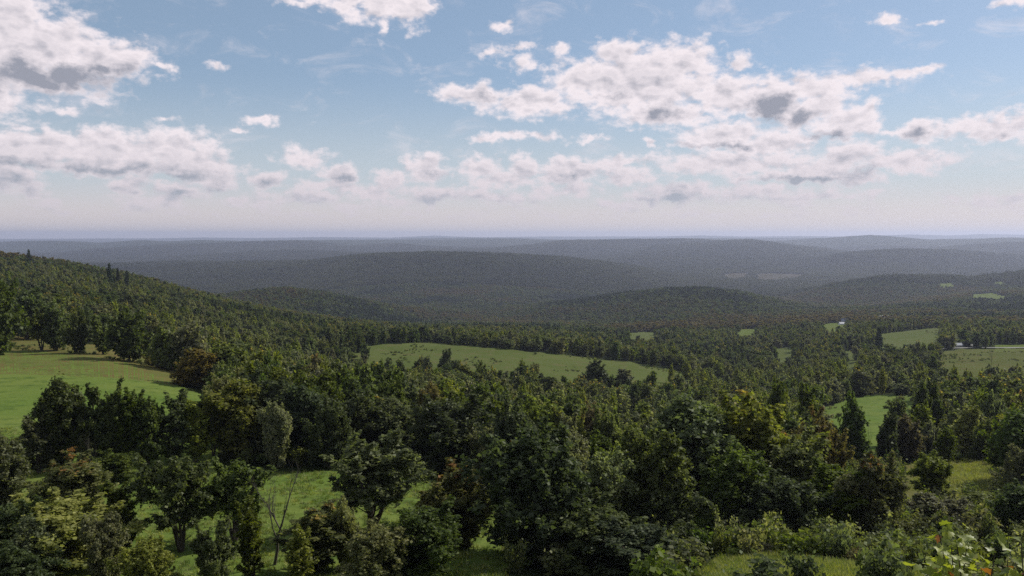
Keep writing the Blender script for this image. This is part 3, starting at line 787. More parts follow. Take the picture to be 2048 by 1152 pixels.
PLACED = []
G_, D_, LI, GO, OG, RU, GR, PI_ = L_green, L_dark, L_lime, L_gold, L_orange, L_rust, L_grey, L_pine
HAND = [
 # foreground row, roots just out of the picture below
 (8, 1000, 64, 130, 'round', D_, 'dark green tree cut off by the bottom left corner'),
 (-5, 875, 84, 95, 'oval', G_, 'tree at the left edge above the corner tree, trunk out of sight'),
 (138, 912, 84, 150, 'round', OG, 'green tree with a bright orange crown top, in the lower left of the valley'),
 (120, 990, 67, 260, 'broad', LI, 'wide yellowish green tree right below the orange topped tree at lower left'),
 (243, 962, 71, 75, 'slender', G_, 'slim airy sapling between the wide yellowish tree and the fan shaped tree'),
 (360, 912, 71, 190, 'open', D_, 'dark tree whose many bare stems fan out below a flat crown'),
 (465, 925, 74, 140, 'open', G_, 'leafy green tree touching the right side of the fan stemmed tree'),
 (640, 1005, 65, 140, 'slender', GO, 'brownish green tree just right of the leafless tree'),
 (738, 872, 80, 200, 'open', G_, 'tall open tree with two thin trunks in front of the bright grass gap'),
 (905, 930, 76, 140, 'oval', OG, 'egg shaped tree speckled with orange leaves beside the narrow grass path'),
 (740, 1050, 61, 150, 'broad', LI, 'low yellowish green tree at the bottom, below the tall open tree'),
 (835, 1015, 63, 170, 'round', D_, 'dark tree with a small red orange patch, in front of the egg shaped tree'),
 (1090, 866, 73, 250, 'broad', D_, 'massive dark tree right of the grass path, reaching the bottom edge'),
 (1190, 905, 80, 130, 'ragged', LI, 'pale leaved tree squeezed behind the massive dark tree on its right'),
 (1290, 872, 80, 170, 'ragged', G_, 'green tree between the massive dark tree and the tall central grove'),
 (1372, 805, 96, 190, 'oval', G_, 'left tree of the tall grove right of centre, deep green top'),
 (1505, 796, 97, 210, 'round', GO, 'tall tree with a golden top in the grove right of centre'),
 (1440, 900, 86, 170, 'ragged', D_, 'dark tree in the shade in front of the golden topped tree'),
 (1600, 868, 92, 160, 'round', G_, 'tree on the right flank of the golden topped tree'),
 (1545, 950, 82, 170, 'broad', D_, 'dark low tree at the foot of the tall grove, above the lit grass'),
 (1340, 960, 78, 190, 'broad', D_, 'broad black green tree at the foot of the grove, left of the lit grass'),
 (1668, 930, 84, 150, 'ragged', G_, 'mid green tree between the tall grove and the rusty topped tree'),
 (1745, 905, 82, 190, 'broad', OG, 'broad dark tree with a rusty orange top above the grey shrubs'),
 (1868, 912, 108, 110, 'open', G_, 'small tree standing alone in front of the dry brown meadow'),
 (1880, 985, 90, 120, 'ragged', GR, 'greyish green tree under the lone tree of the dry meadow'),
 (1962, 990, 92, 95, 'oval', G_, 'small green tree below the dry brown meadow'),
 (2045, 965, 84, 120, 'round', D_, 'dark tree at the right edge below the dry meadow'),
 (2045, 832, 122, 120, 'oval', D_, 'tall dark tree at the right edge beside the dry meadow'),
 (300, 1085, 58, 120, 'broad', LI, 'low pale green tree at the bottom in front of the fan stemmed tree'),
 (1190, 1010, 67, 190, 'round', D_, 'dark tree at the bottom between the massive dark tree and the broad black green tree'),
 (30, 1090, 57, 150, 'broad', D_, 'low dark tree at the bottom edge, second from the left corner'),
 (985, 1010, 68, 110, 'ragged', GO, 'thin brownish tree edging the narrow grass path') if False else
 (1290, 1050, 64, 180, 'round', D_, 'dark low tree at the bottom edge left of the lit grass'),
 (208, 1035, 61, 90, 'ragged', LI, 'upright pale green tree at the bottom below the slim sapling'),
 (430, 1040, 60, 80, 'ragged', G_, 'upright green tree at the bottom, right of the fan stemmed tree'),
 (505, 1000, 63, 70, 'slender', G_, 'thin airy tree left of the leafless trunk'),
 (590, 1050, 61, 66, 'slender', LI, 'thin pale tree right of the leafless trunk'),
 (700, 1000, 66, 80, 'ragged', GR, 'greyish tree below the left side of the tall open tree'),
 (60, 1040, 62, 90, 'oval', G_, 'narrow green tree at the bottom between the corner tree and the wide yellowish tree'),
 # row that crosses the left meadow
 (75, 830, 104, 75, 'slender', G_, 'leftmost tree of the row crossing the left meadow'),
 (120, 766, 107, 95, 'oval', D_, 'tall dark tree, second in the row crossing the left meadow'),
 (165, 850, 106, 44, 'slender', G_, 'thin see through tree between two dark trees of the meadow row'),
 (203, 768, 108, 80, 'ragged', D_, 'tall dark tree in the middle of the meadow row'),
 (250, 778, 110, 74, 'slender', G_, 'green tree right of the tall middle tree of the meadow row'),
 (295, 790, 110, 80, 'round', D_, 'round dark tree in the meadow row'),
 (345, 785, 112, 70, 'slender', G_, 'slender half transparent tree in the meadow row'),
 (388, 800, 113, 72, 'slender', LI, 'pale airy tree showing the meadow through its branches'),
 (425, 780, 116, 70, 'open', GO, 'brownish airy tree where the meadow row meets the wood'),
 (232, 905, 100, 85, 'round', D_, 'low rounded tree behind the slim sapling, at the foot of the meadow row'),
 # wood front
 (480, 762, 118, 130, 'oval', GO, 'first tree of the dense wood, with a slightly golden top'),
 (548, 752, 120, 130, 'round', D_, 'tall dark tree in the front of the dense wood'),
 (610, 775, 119, 110, 'oval', D_, 'dark tree in the wood front above the bright grass gap'),
 (665, 790, 120, 110, 'ragged', D_, 'dark tree at the wood front behind the tall open tree'),
 (728, 785, 122, 110, 'round', D_, 'round dark tree in the second line of the wood front'),
 (788, 800, 122, 100, 'oval', G_, 'green tree left of the great black dome in the wood'),
 (885, 792, 116, 175, 'round', D_, 'great black domed tree in the middle of the wood front'),
 (965, 850, 114, 80, 'ragged', GR, 'paler tree on the right flank of the great black domed tree'),
 (1010, 835, 122, 110, 'ragged', G_, 'green tree behind the massive dark tree, left of its top'),
 (1075, 800, 130, 120, 'round', G_, 'rounded green tree in the wood behind the massive dark tree'),
 (1140, 790, 140, 110, 'round', D_, 'dark rounded tree near the right end of the wood front'),
 (1210, 815, 140, 90, 'ragged', G_, 'green tree left of the small sunlit glade'),
 (1040, 890, 100, 80, 'ragged', OG, 'small tree with reddish top peeping over the massive dark tree'),
 # top edge of the left meadow
 (-8, 560, 246, 90, 'round', D_, 'big dark tree at the left edge above the meadow'),
 (82, 618, 262, 48, 'open', G_, 'leftmost of the small trees along the top edge of the left meadow'),
 (112, 608, 262, 58, 'oval', G_, 'second small tree along the top edge of the left meadow'),
 (158, 618, 256, 50, 'ragged', D_, 'dark narrow tree with two trunks at the meadow top edge'),
 (206, 632, 256, 42, 'slender', G_, 'small thin trunked tree beside the big spreading meadow tree'),
 (260, 622, 241, 92, 'broad', D_, 'big spreading tree casting its shadow on the left meadow'),
 (50, 578, 300, 95, 'broad', D_, 'big dark tree behind the rough strip at the left'),
 (348, 655, 236, 90, 'broad', G_, 'rounded tree at the right corner of the left meadow'),
 (400, 650, 232, 90, 'ragged', GR, 'greyish tree right of the corner of the left meadow'),
 (375, 700, 205, 90, 'ragged', RU, 'brownish tree at the meadow corner, below the rounded tree'),
 (440, 690, 215, 110, 'round', G_, 'bushy green tree in the wood just right of the left meadow'),
 # middle pasture
 (890, 700, 405, 34, 'oval', D_, 'dark pointed tree standing in the hill pasture'),
 (858, 714, 412, 30, 'round', G_, 'small tree left of the dark pointed tree of the hill pasture'),
 (912, 722, 400, 30, 'round', D_, 'low dark tree right of the pointed pasture tree'),
 (962, 724, 395, 34, 'ragged', G_, 'small grey green tree at the lower rim of the hill pasture'),
 (1046, 722, 400, 34, 'round', G_, 'left one of a pair of round trees in the hill pasture'),
 (1068, 727, 400, 30, 'round', GR, 'right one of a pair of round trees in the hill pasture'),
 (1182, 724, 372, 60, 'oval', D_, 'dark tree with a domed top below the hill pasture'),
 (1240, 740, 365, 50, 'slender', GR, 'thin pale tree below the hill pasture'),
 (1290, 742, 365, 45, 'slender', G_, 'thin tree with visible twigs under the right half of the hill pasture'),
 (1352, 750, 350, 46, 'round', D_, 'dark tree below the right tip of the hill pasture'),
 (1268, 697, 572, 28, 'round', D_, 'lone round tree on the far rim of the hill pasture'),
 (1304, 703, 560, 28, 'round', D_, 'second round tree on the far rim of the hill pasture'),
 (1362, 708, 552, 36, 'broad', G_, 'wide tree at the right end of the hill pasture rim'),
 (897, 672, 580, 24, 'round', G_, 'round tree on the crest above the pointed pasture tree'),
 (925, 675, 580, 24, 'round', D_, 'dark tree on the crest of the hill pasture, right of its neighbour'),
 # right side
 (1548, 764, 172, 54, 'round', D_, 'round dark tree rising just above the golden topped tree'),
 (1618, 770, 190, 60, 'oval', G_, 'green tree behind the grove, left of the bright valley meadow'),
 (1700, 785, 168, 38, 'oval', D_, 'narrow dark treetop cutting into the valley meadow'),
 (1712, 808, 160, 62, 'oval', D_, 'tall dark column shaped tree in front of the valley meadow'),
 (1775, 828, 162, 46, 'oval', D_, 'small dark tree right of the column shaped tree'),
 (1840, 765, 195, 42, 'oval', D_, 'tall dark tree at the right end of the valley meadow, left of its twin'),
 (1868, 763, 197, 40, 'oval', D_, 'tall dark tree at the right end of the valley meadow, right twin'),
 (1795, 800, 200, 50, 'round', G_, 'round tree at the right end of the valley meadow in front of the twins'),
 (1825, 835, 165, 70, 'ragged', RU, 'brownish bushy tree above the dry brown meadow'),
 (1865, 848, 168, 60, 'ragged', GR, 'greyish bushy tree above the dry meadow, below the house gable'),
 (1930, 812, 172, 60, 'oval', LI, 'yellowish tree with a visible trunk above the dry meadow'),
 (1985, 790, 190, 60, 'ragged', G_, 'green tree above the right end of the dry meadow'),
 (2035, 785, 200, 55, 'ragged', RU, 'pinkish brown tree at the right edge'),
 (1903, 805, 205, 40, 'ragged', G_, 'small green tree between the twin trees and the yellowish tree'),
 (1890, 855, 160, 50, 'ragged', G_, 'small green tree beside the white shed'),
 (1968, 840, 165, 60, 'round', G_, 'round green tree at the right rim above the dry meadow'),
 (1950, 785, 225, 50, 'round', G_, 'round tree behind the yellowish tree'),
 (1655, 850, 165, 50, 'ragged', GR, 'pale twiggy tree left of the column shaped tree'),
]
for h in HAND:
    tree('deciduous_tree', *h)

# leafless trees
def bare_mesh(seed, levels=4, H0=6.0):
    rg = np.random.default_rng(seed); Wd = Wood(); kids = []
    def grow(p, d, L, r, lv, W_):
        c = curve(rg, p, d, L, .04, 5, .10); W_.add(*tube(c, np.linspace(r, r * .55, 5), 6 if lv > 1 else 4))
        if lv == 0: return
        n = 3 if lv > 1 else 4
        for i in range(n + (lv == levels)):
            k = -1 if i == 0 else rg.integers(2, 5)
            dd = np.array(c[-1]) - np.array(c[-2]); dd /= np.linalg.norm(dd)
            dd = dd + rg.normal(0, .48 if i else .15, 3); dd[2] = abs(dd[2]) * .8 + .15; dd /= np.linalg.norm(dd)
            W2 = W_
            grow(c[k], dd, L * rg.uniform(.5, .75), r * (.55 if i == 0 else .42), lv - 1, W2)
    grow((0, 0, -.4), (0, 0, 1), H0, .30, levels, Wd)
    return Wd.mesh('bare_wood', M_bare)


BARE = [bare_mesh(3), bare_mesh(8)]


def bare(px, top, d, wpx, v, label):
    x, y = (px - 1024) / F * d, d
    for _ in range(3):
        z = float(ground(x, y)); ppx, _p = project(x, y, z + 6); x += (px - ppx) / F * d
    dv = pix_dir(px, top); h = dv[2] * y / dv[1] - z
    me = BARE[v]; zs = max(q.co.z for q in me.vertices); xs = max(abs(q.co.x) for q in me.vertices)
    o = link('leafless_tree', me, label=label, category='tree')
    o.location = (x, y, z); o.rotation_euler = (0, 0, px * .37); s = h / zs; w = wpx / F * d / (2 * xs)
    o.scale = (w, w, s); PLACED.append((x, y, 1.5))


bare(545, 905, 67, 95, 0, 'leafless grey tree standing against the bright grass at the bottom left')
bare(1657, 838, 165, 26, 1, 'small leafless tree with a forked trunk in front of the valley meadow')
bare(1738, 850, 160, 22, 0, 'thin leafless tree right of the column shaped tree')
bare(1985, 690, 470, 18, 1, 'tiny leafless tree in the valley pasture at the right')
bare(175, 865, 103, 40, 1, 'thin leafless tree between trees of the meadow row')

# conifers on the left hillside crest
for (px, top, d, w, lb) in [(219, 527, 780, 16, 'tallest pine breaking the skyline of the left hillside'), (236, 536, 790, 11, 'small pine right of the tallest pine on the left hillside skyline'),
                            (254, 541, 790, 12, 'third pine along the left hillside skyline'), (58, 499, 1000, 12, 'small pine high on the left hillside skyline'),
                            (1757, 655, 640, 22, 'dark narrow conifer left of the slope pasture')]:
    tree('pine_tree', px, top, d, w, 'pine', L_pine, lb, near=False, hlim=(4, 40))

# shrubs
SH = [(1525, 1078, 68, 66, GR, 'rounded grey green shrub at the upper rim of the lit grass'), (1612, 1092, 67, 56, GR, 'low brownish shrub, first of the shrub belt'),
      (1650, 1072, 68, 70, GR, 'tall brown grey shrub in the shrub belt'), (1700, 1085, 66, 70, RU, 'rusty grey shrub in the shrub belt'), (1745, 1082, 67, 70, GR, 'pale seedy shrub below the rusty topped tree'),
      (1795, 1090, 66, 70, GR, 'grey shrub right of the pale seedy shrub'), (1675, 1108, 64, 66, GR, 'low shrub in front of the shrub belt'), (1730, 1112, 63, 66, RU, 'brownish low shrub in front of the belt'),
      (1840, 1100, 66, 70, GR, 'grey shrub near the foreground branch'), (1790, 1122, 62, 66, GR, 'low shrub at the bottom right of the lit grass'), (1850, 1130, 60, 70, L_lime, 'yellow green shrub left of the foreground branch'),
      (1900, 1080, 70, 70, L_lime, 'yellowish shrub behind the foreground branch'), (1585, 1100, 67, 40, GR, 'small shrub between the rounded shrub and the belt'),
      (1475, 1108, 66, 34, L_dark, 'small dark bush at the left rim of the lit grass'),
      (20, 684, 268, 26, L_dark, 'small bush in the rough strip at the left'), (300, 708, 240, 30, RU, 'brown bush right of the big spreading meadow tree'), (322, 722, 236, 30, RU, 'second brown bush at the meadow corner'),
      (1985, 948, 150, 26, GR, 'small bush in the dry brown meadow'), (1820, 905, 165, 44, L_dark, 'dark hedge bush above the dry meadow, left end'), (1862, 903, 165, 44, L_dark, 'dark hedge bush above the dry meadow beside the white shed'),
      (1905, 900, 165, 44, L_dark, 'dark hedge bush above the dry meadow, middle'), (1950, 898, 165, 44, L_dark, 'dark hedge bush above the dry meadow, right end')]
for (px, top, d, w, m, lb) in SH:
    if top > 1050 and px > 1690: d = 60.5 if top > 1104 else 62.5 + (px % 7) * .2
    if px == 1985: d = 158
    tree('shrub', px, top, d, w, 'shrub', m, lb, cat='shrub', near=True, var=random.randrange(3), hlim=(1.0, 4.5))


# ------------------------------------------------------------------ the woods
def horizon_table():
    # running maximum of the sight-line slope of the canopy, per direction and distance
    s = np.where(R2 < 110, -9.0, (GZ + 7.0) / R2)
    return np.maximum.accumulate(s, axis=1)


HT = horizon_table()


def visible(x, y, z, h):
    a, r = np.arctan2(x, y), np.hypot(x, y)
    i = np.clip(np.searchsorted(AZS, a) - 1, 0, len(AZS) - 2)
    j = np.clip((np.log(r / 1.5) / .01155).astype(int) - 2, 0, len(RS) - 2)
    return (z + h + 4 + r * .004) / r > HT[i, j]


def scatter(r0, r1, cell, rg, h=12.0, gap=0.06, umax=.80):
    n = int(r1 / cell) + 2
    xs = np.arange(-int(r1 * umax / cell) - 2, int(r1 * umax / cell) + 3) * cell; ys = np.arange(0, n) * cell
    X, Y = np.meshgrid(xs, ys, indexing='ij')
    m = (np.hypot(X, Y) > r0) & (np.hypot(X, Y) <= r1) & (np.abs(X) < umax * Y)
    X, Y = X[m], Y[m]
    X = X + rg.uniform(-.42, .42, len(X)) * cell; Y = Y + rg.uniform(-.42, .42, len(Y)) * cell
    Z = ground(X, Y)
    k = rg.uniform(0, 1, len(X)) > gap
    k &= visible(X, Y, Z, h)
    hh = np.full(len(X), h)
    k[k] &= ~in_field(X[k], Y[k], Z[k], hh[k])
    return X[k], Y[k], Z[k]


def apart(X, Y, pts, f=1.0):
    k = np.ones(len(X), bool)
    for (a, b, r) in pts:
        k &= (X - a) ** 2 + (Y - b) ** 2 > (r * f) ** 2
    return k


# band 1: single trees, each an object of its own as far as the limit goes
rg1 = np.random.default_rng(21)
X1, Y1, Z1 = scatter(98, 430, 7.2, rg1, 12.0, .05)
k = apart(X1, Y1, PLACED, .95)
X1, Y1, Z1 = X1[k], Y1[k], Z1[k]
# keep the row of the left meadow and the sights of the near fields open
ppx, ppy = project(X1, Y1, Z1)
tpx, tpy = project(X1, Y1, Z1 + 12)
k = ~((ppx < 445) & (Y1 < 235)) & ~((Y1 < 112) & (ppx < 1000))
k &= ~((ppx > 1640) & (ppx < 1830) & (tpy > 690) & (tpy < 900) & (Y1 < 330))
k &= ~((ppx > 1800) & (ppx < 2010) & (Y1 < 158) & (tpy > 830))
X1, Y1, Z1 = X1[k], Y1[k], Z1[k]
order = np.argsort(np.hypot(X1, Y1))
X1, Y1, Z1 = X1[order], Y1[order], Z1[order]
N_IND = 300 - len(HAND)
ppx, ppy = project(X1, Y1, Z1 + 6)
inview = (ppx > -40) & (ppx < 2088)
sel = np.where(inview)[0][:N_IND]
rest = np.setdiff1d(np.arange(len(X1)), sel)
styles = ['round', 'oval', 'ragged', 'broad', 'round', 'ragged']
mats_w = [L_green, L_dark, L_green, L_dark, L_gold, L_grey, L_lime, L_green, L_green, L_dark, L_lime, L_rust]
WHERE = [(445, 'right of the left meadow'), (560, 'at the left end of the dense wood'), (680, 'above the bright grass gap'), (800, 'below the left end of the hill pasture'), (920, 'near the great black domed tree'),
         (1030, 'below the pointed pasture tree'), (1140, 'above the massive dark tree'), (1250, 'left of the little sunlit glade'), (1400, 'below the right tip of the hill pasture'), (1560, 'behind the golden topped tree'),
         (1700, 'left of the valley meadow'), (1850, 'beyond the valley meadow'), (9999, 'above the dry meadow at the right')]
LINES = [(120, 'first line'), (140, 'second line'), (160, 'third line'), (185, 'fourth line'), (215, 'fifth line'), (999, 'last line')]
ORD = ['leftmost', 'second from the left', 'third from the left', 'fourth from the left', 'fifth from the left', 'sixth from the left', 'seventh from the left', 'eighth from the left', 'ninth from the left', 'tenth from the left', 'next to the tenth', 'rightmost']
WORDS = {'leaves_green': 'green', 'leaves_dark_green': 'dark', 'leaves_turning_gold': 'golden', 'leaves_greyish': 'greyish', 'leaves_yellow_green': 'yellowish', 'leaves_rusty': 'rusty'}
place = {}
for i in sorted(sel, key=lambda q: ppx[q]):
    d = math.hypot(X1[i], Y1[i])
    key = (next(t for (a, t) in WHERE if ppx[i] < a), next(t for (a, t) in LINES if d < a))
    place.setdefault(key, []).append(i)
slot = {i: (k, n) for k, v in place.items() for n, i in enumerate(v)}
for n, i in enumerate(sel):
    st = styles[rg1.integers(len(styles))]; mt = mats_w[rg1.integers(len(mats_w))]
    h = rg1.uniform(9.5, 14.5); w = rg1.uniform(.95, 1.4)
    d = math.hypot(X1[i], Y1[i])
    proto = (NEAR if d < 140 else MID)[st, int(rg1.integers(2))]
    (wh, row), o_ = slot[i]
    lb = '%s tree %s, %s, %s' % (WORDS[mt.name], wh, row, ORD[min(o_, 11)])
    put('deciduous_tree', X1[i], Y1[i], Z1[i], rg1.uniform(0, 6.28), (w, w, h / 10.6), proto, mt, lb, 'trees of the near woods', 'tree')

protos_col = {}


def make_stuff(name, X, Y, Z, scl, idxs, meshes, label, seed=0):
    """one object: the woods as copies of a few trees on the points of one mesh"""
    rg = np.random.default_rng(seed)
    n = len(X)
    col = bpy.data.collections.new(name + '_kinds')
    for k, me in enumerate(meshes):
        col.objects.link(bpy.data.objects.new('%s_kind_%02d' % (name, k), me))
    me = bpy.data.meshes.new(name); me.vertices.add(n)
    me.vertices.foreach_set('co', np.stack([X, Y, Z], -1).astype(np.float32).ravel())
    for an, tp, arr in (('turn', 'FLOAT', rg.uniform(0, 6.28, n)), ('pick', 'INT', idxs)):
        at = me.attributes.new(an, tp, 'POINT'); at.data.foreach_set('value', np.asarray(arr, np.int32 if tp == 'INT' else np.float32))
    at = me.attributes.new('size', 'FLOAT_VECTOR', 'POINT'); at.data.foreach_set('vector', np.asarray(scl, np.float32).ravel())
    o = link(name, me, kind='stuff', label=label)
    ng = bpy.data.node_groups.new(name, 'GeometryNodeTree')
    ng.interface.new_socket('Geometry', in_out='INPUT', socket_type='NodeSocketGeometry')
    ng.interface.new_socket('Geometry', in_out='OUTPUT', socket_type='NodeSocketGeometry')
    N = ng.nodes.new; L = ng.links.new
    gi, go = N('NodeGroupInput'), N('NodeGroupOutput')
    ip = N('GeometryNodeInstanceOnPoints'); ci = N('GeometryNodeCollectionInfo')
    ci.inputs['Collection'].default_value = col
    ci.inputs['Separate Children'].default_value = True; ci.inputs['Reset Children'].default_value = True
    ip.inputs['Pick Instance'].default_value = True
    def na(nm, tp):
        a = N('GeometryNodeInputNamedAttribute'); a.data_type = tp; a.inputs['Name'].default_value = nm
        return next(s for s in a.outputs if s.enabled and s.name == 'Attribute')
    cx = N('ShaderNodeCombineXYZ'); L(na('turn', 'FLOAT'), cx.inputs[2])
    L(gi.outputs[0], ip.inputs['Points']); L(ci.outputs[0], ip.inputs['Instance'])
    L(na('pick', 'INT'), ip.inputs['Instance Index']); L(cx.outputs[0], ip.inputs['Rotation']); L(na('size', 'FLOAT_VECTOR'), ip.inputs['Scale'])
    L(ip.outputs[0], go.inputs[0])
    md = o.modifiers.new('copies', 'NODES'); md.node_group = ng
    return o


def sizes(rg, n, wr, hr):
    w = rg.uniform(*wr, n); return np.stack([w, w * rg.uniform(.9, 1.1, n), rg.uniform(*hr, n)], -1)


LM = [combined('wood_a', 301, 'round', 4200, .55, L_green), combined('wood_b', 302, 'oval', 4200, .55, L_dark), combined('wood_c', 303, 'ragged', 3800, .55, L_green), combined('wood_d', 304, 'broad', 4200, .6, L_far), combined('wood_e', 305, 'round', 3800, .55, L_gold), combined('wood_f', 306, 'ragged', 3500, .55, L_grey), combined('wood_g', 307, 'oval', 4200, .55, L_lime)]
LF = [combined('farw_%d' % q, 320 + q, s, 750, 1.15, m, False) for q, (s, m) in enumerate([('round', L_far2), ('oval', L_far), ('ragged', L_dark), ('broad', L_far), ('round', L_far2), ('ragged', L_farrust), ('oval', L_pine), ('broad', L_dark)])]

def stand(X, Y, size, order, rg):
    # woods change slowly from dark stands to light ones
    v = fbm(X / size, Y / size, 77, 3) * 3.0 + .5 + rg.normal(0, .24, len(X))
    return np.array(order)[np.clip((v * len(order)).astype(int), 0, len(order) - 1)]


# rest of band 1 + band 2
rg2 = np.random.default_rng(31)
X2, Y2, Z2 = scatter(430, 1050, 9.0, rg2, 12.5, .04)
k = apart(X2, Y2, PLACED, .9); X2, Y2, Z2 = X2[k], Y2[k], Z2[k]
Xa, Ya, Za = np.concatenate([X1[rest], X2]), np.concatenate([Y1[rest], Y2]), np.concatenate([Z1[rest], Z2])
pk = stand(Xa, Ya, 90, [1, 4, 0, 2, 5, 3, 6], rg2)
make_stuff('deciduous_wood', Xa, Ya, Za, sizes(rg2, len(Xa), (.85, 1.95), (.65, 1.35)), pk, LM, 'dense deciduous woods covering the hillside and valley in the middle distance')

# band 3: single low-detail trees
X3, Y3, Z3 = scatter(1050, 3400, 11.0, rg2, 11.0, .04)
pk = stand(X3, Y3, 260, [6, 7, 2, 3, 1, 0, 4, 5], rg2)
make_stuff('valley_forest', X3, Y3, Z3, sizes(rg2, len(X3), (1.0, 2.3), (.6, 1.3)), pk, LF, 'forest filling the valley and the low hills below the long ridge')


# band 4: patches of canopy, sixteen crowns each
def patch_mesh(seed, mat):
    rg = np.random.default_rng(seed); Vs, Fs, At, n = [], [], {'tint': [], 'clump': [], 'height': []}, 0
    C, R = [], []
    for i in range(5):
        for j in range(5):
            x, y = (i - 2) * 8 + rg.uniform(-3, 3), (j - 2) * 8 + rg.uniform(-3, 3); h = rg.uniform(6, 11)
            for q in range(3):
                C.append((x + rg.normal(0, 1.6), y + rg.normal(0, 1.6), h - 1.5 * q)); R.append(rg.uniform(2.6, 4.2))
    V, Fq, A = leaves(rg, C, R, 1500, 3.0, hmin=0, hmax=12)
    return mesh_from('canopy_patch', V, Fq, mat, A)


PT = [patch_mesh(500 + q, m) for q, m in enumerate([L_ridge, L_ridge2, L_ridge, L_ridge, L_ridge2, L_ridge2])]
X4, Y4, Z4 = scatter(3400, 11500, 34, rg2, 10.0, .0)
pk = stand(X4, Y4, 900, [3, 0, 1, 2, 4, 5], rg2)
make_stuff('ridge_forest', X4, Y4, Z4, sizes(rg2, len(X4), (.95, 1.15), (.8, 1.3)), pk, PT, 'unbroken forest on the long ridges towards the horizon')
print('COUNTS', len(sel), len(Xa), len(X3), len(X4))

# undergrowth and grass tufts
sh_me = []
for v in range(3):
    Wd, V, Fq, A = shrub_data(80 + v, 700, .30, False); sh_me.append(mesh_from('bush', V, Fq, [L_dark, L_grey, L_green][v], A))
X5, Y5, Z5 = scatter(49.5, 300, 3.0, rg2, 3.6, .28)
ppx, ppy = project(X5, Y5, Z5 + 1)
k = ~((ppx < 460) & (Y5 < 240)) & ~((ppx < 1020) & (Y5 < 112))
k &= ~((Y5 < 66) & (ppx < 1330))
X5, Y5, Z5 = X5[k], Y5[k], Z5[k]
make_stuff('undergrowth', X5, Y5, Z5, sizes(rg2, len(X5), (.7, 1.6), (.6, 1.5)), rg2.integers(0, 3, len(X5)), sh_me, 'leafy undergrowth between the trees of the near woods')


def brush(name, fidx, n, seed, label, thr, smin, smax, strip=None):
    poly, dr = FIELDS[fidx][1], FIELDS[fidx][3]
    rg = np.random.default_rng(seed); pxs = [p[0] for p in poly]
    D = np.sqrt(rg.uniform(dr[0] ** 2, dr[1] ** 2, n)); X = rg.uniform((max(-60, min(pxs)) - 1024) / F, (min(2110, max(pxs)) - 1024) / F, n) * D
    Z = ground(X, D); px, py = project(X, D, Z); q = dr[0] / 18.0
    k = inside(poly, px, py) & (vnoise(X / q, D / q, seed) > thr)
    if strip: k |= inside(strip, px, py) & (rg.uniform(0, 1, n) < .8)
    X, D, Z = X[k], D[k], Z[k]
    make_stuff(name, X, D, Z, sizes(rg, len(X), (smin, smax), (smin, smax)), rg.integers(0, 3, len(X)), sh_me, label, seed)


def tuft(seed, mat, n=16, h=.32):
    rg = np.random.default_rng(seed); V, Fq = [], []
    for i in range(n):
        a = rg.uniform(0, 6.28); b = np.array([rg.normal(0, .12), rg.normal(0, .12), -.03]); s = np.array([math.cos(a), math.sin(a), 0]) * .022
        tip = b + np.array([rg.normal(0, .12), rg.normal(0, .12), h * rg.uniform(.6, 1.2)])
        V += [b - s, b + s, tip + s * .2, tip - s * .2]; Fq.append([4 * i, 4 * i + 1, 4 * i + 2, 4 * i + 3])
    return mesh_from('tuft', np.array(V), np.array(Fq), mat, dict(tint=rg.uniform(0, 1, n), clump=rg.uniform(0, 1, n), height=np.full(n, .3)))


GB1 = leaf_mat('grass_blades', (.060, .090, .016), (.125, .165, .032), trans=.3, vary=.3)
GB2 = leaf_mat('grass_blades_dry', (.12, .14, .034), (.33, .33, .10), trans=.3, vary=.3)


def tufts(name, fidx, r0, r1, cell, meshes, label, scl):
    n, poly = FIELDS[fidx][0], FIELDS[fidx][1]
    rg = np.random.default_rng(90 + fidx)
    pxs = [p[0] for p in poly]
    us = ((max(-40, min(pxs)) - 1024) / F * 1.05, (min(2090, max(pxs)) - 1024) / F * 1.05)
    m = int((r1 - r0) * (us[1] - us[0]) * (r1 + r0) / 2 / cell ** 2)
    D = np.sqrt(rg.uniform(r0 ** 2, r1 ** 2, m)); X = rg.uniform(us[0], us[1], m) * D; Z = ground(X, D)
    px, py = project(X, D, Z); k = inside(poly, px, py)
    k &= vnoise(X / 1.6, D / 1.6, 4) > .28
    X, D, Z = X[k], D[k], Z[k]
    s = rg.uniform(.6, 1.5, len(X)) * scl
    make_stuff(name, X, D, Z + .05, np.stack([s * 1.3, s * 1.3, s], -1), rg.integers(0, len(meshes), len(X)), meshes, label, 5)


brush('pasture_brush', 2, 5200, 3, 'low brush and weeds dotted over the hill pasture', .74, .25, .8, [(775, 745), (800, 745), (850, 694), (825, 690)])
brush('valley_brush', 6, 2600, 4, 'weeds and brush in the valley pasture', .6, .2, .8)
brush('slope_brush', 7, 1500, 5, 'brush in the slope pasture', .66, .3, .9)
brush('verge_brush', 1, 3200, 6, 'weedy growth in the rough strip above the left meadow', .62, .2, .5)
brush('meadow_brush', 5, 1500, 7, 'brush in the valley meadow', .80, .3, .8)
tufts('meadow_tufts', 0, 58, 135, .55, [tuft(1, GB1), tuft(2, GB1), tuft(3, GB2)], 'tufts of grass in the near part of the left meadow', .9)
tufts('sunlit_grass', 3, 50, 72, .22, [tuft(4, GB1), tuft(5, GB2), tuft(6, GB2)], 'long sunlit grass at the bottom right', 1.0)
tufts('dry_grass_tufts', 4, 110, 190, .7, [tuft(7, GB2), tuft(8, GB2)], 'tufts of dry grass in the brown meadow', 1.4)


# ------------------------------------------------------------------ farm buildings
def box(x0, x1, y0, y1, z0, z1):
    V = [(x, y, z) for z in (z0, z1) for (x, y) in ((x0, y0), (x1, y0), (x1, y1), (x0, y1))]
    return V, [(0, 3, 2, 1), (4, 5, 6, 7), (0, 1, 5, 4), (1, 2, 6, 5), (2, 3, 7, 6), (3, 0, 4, 7)]


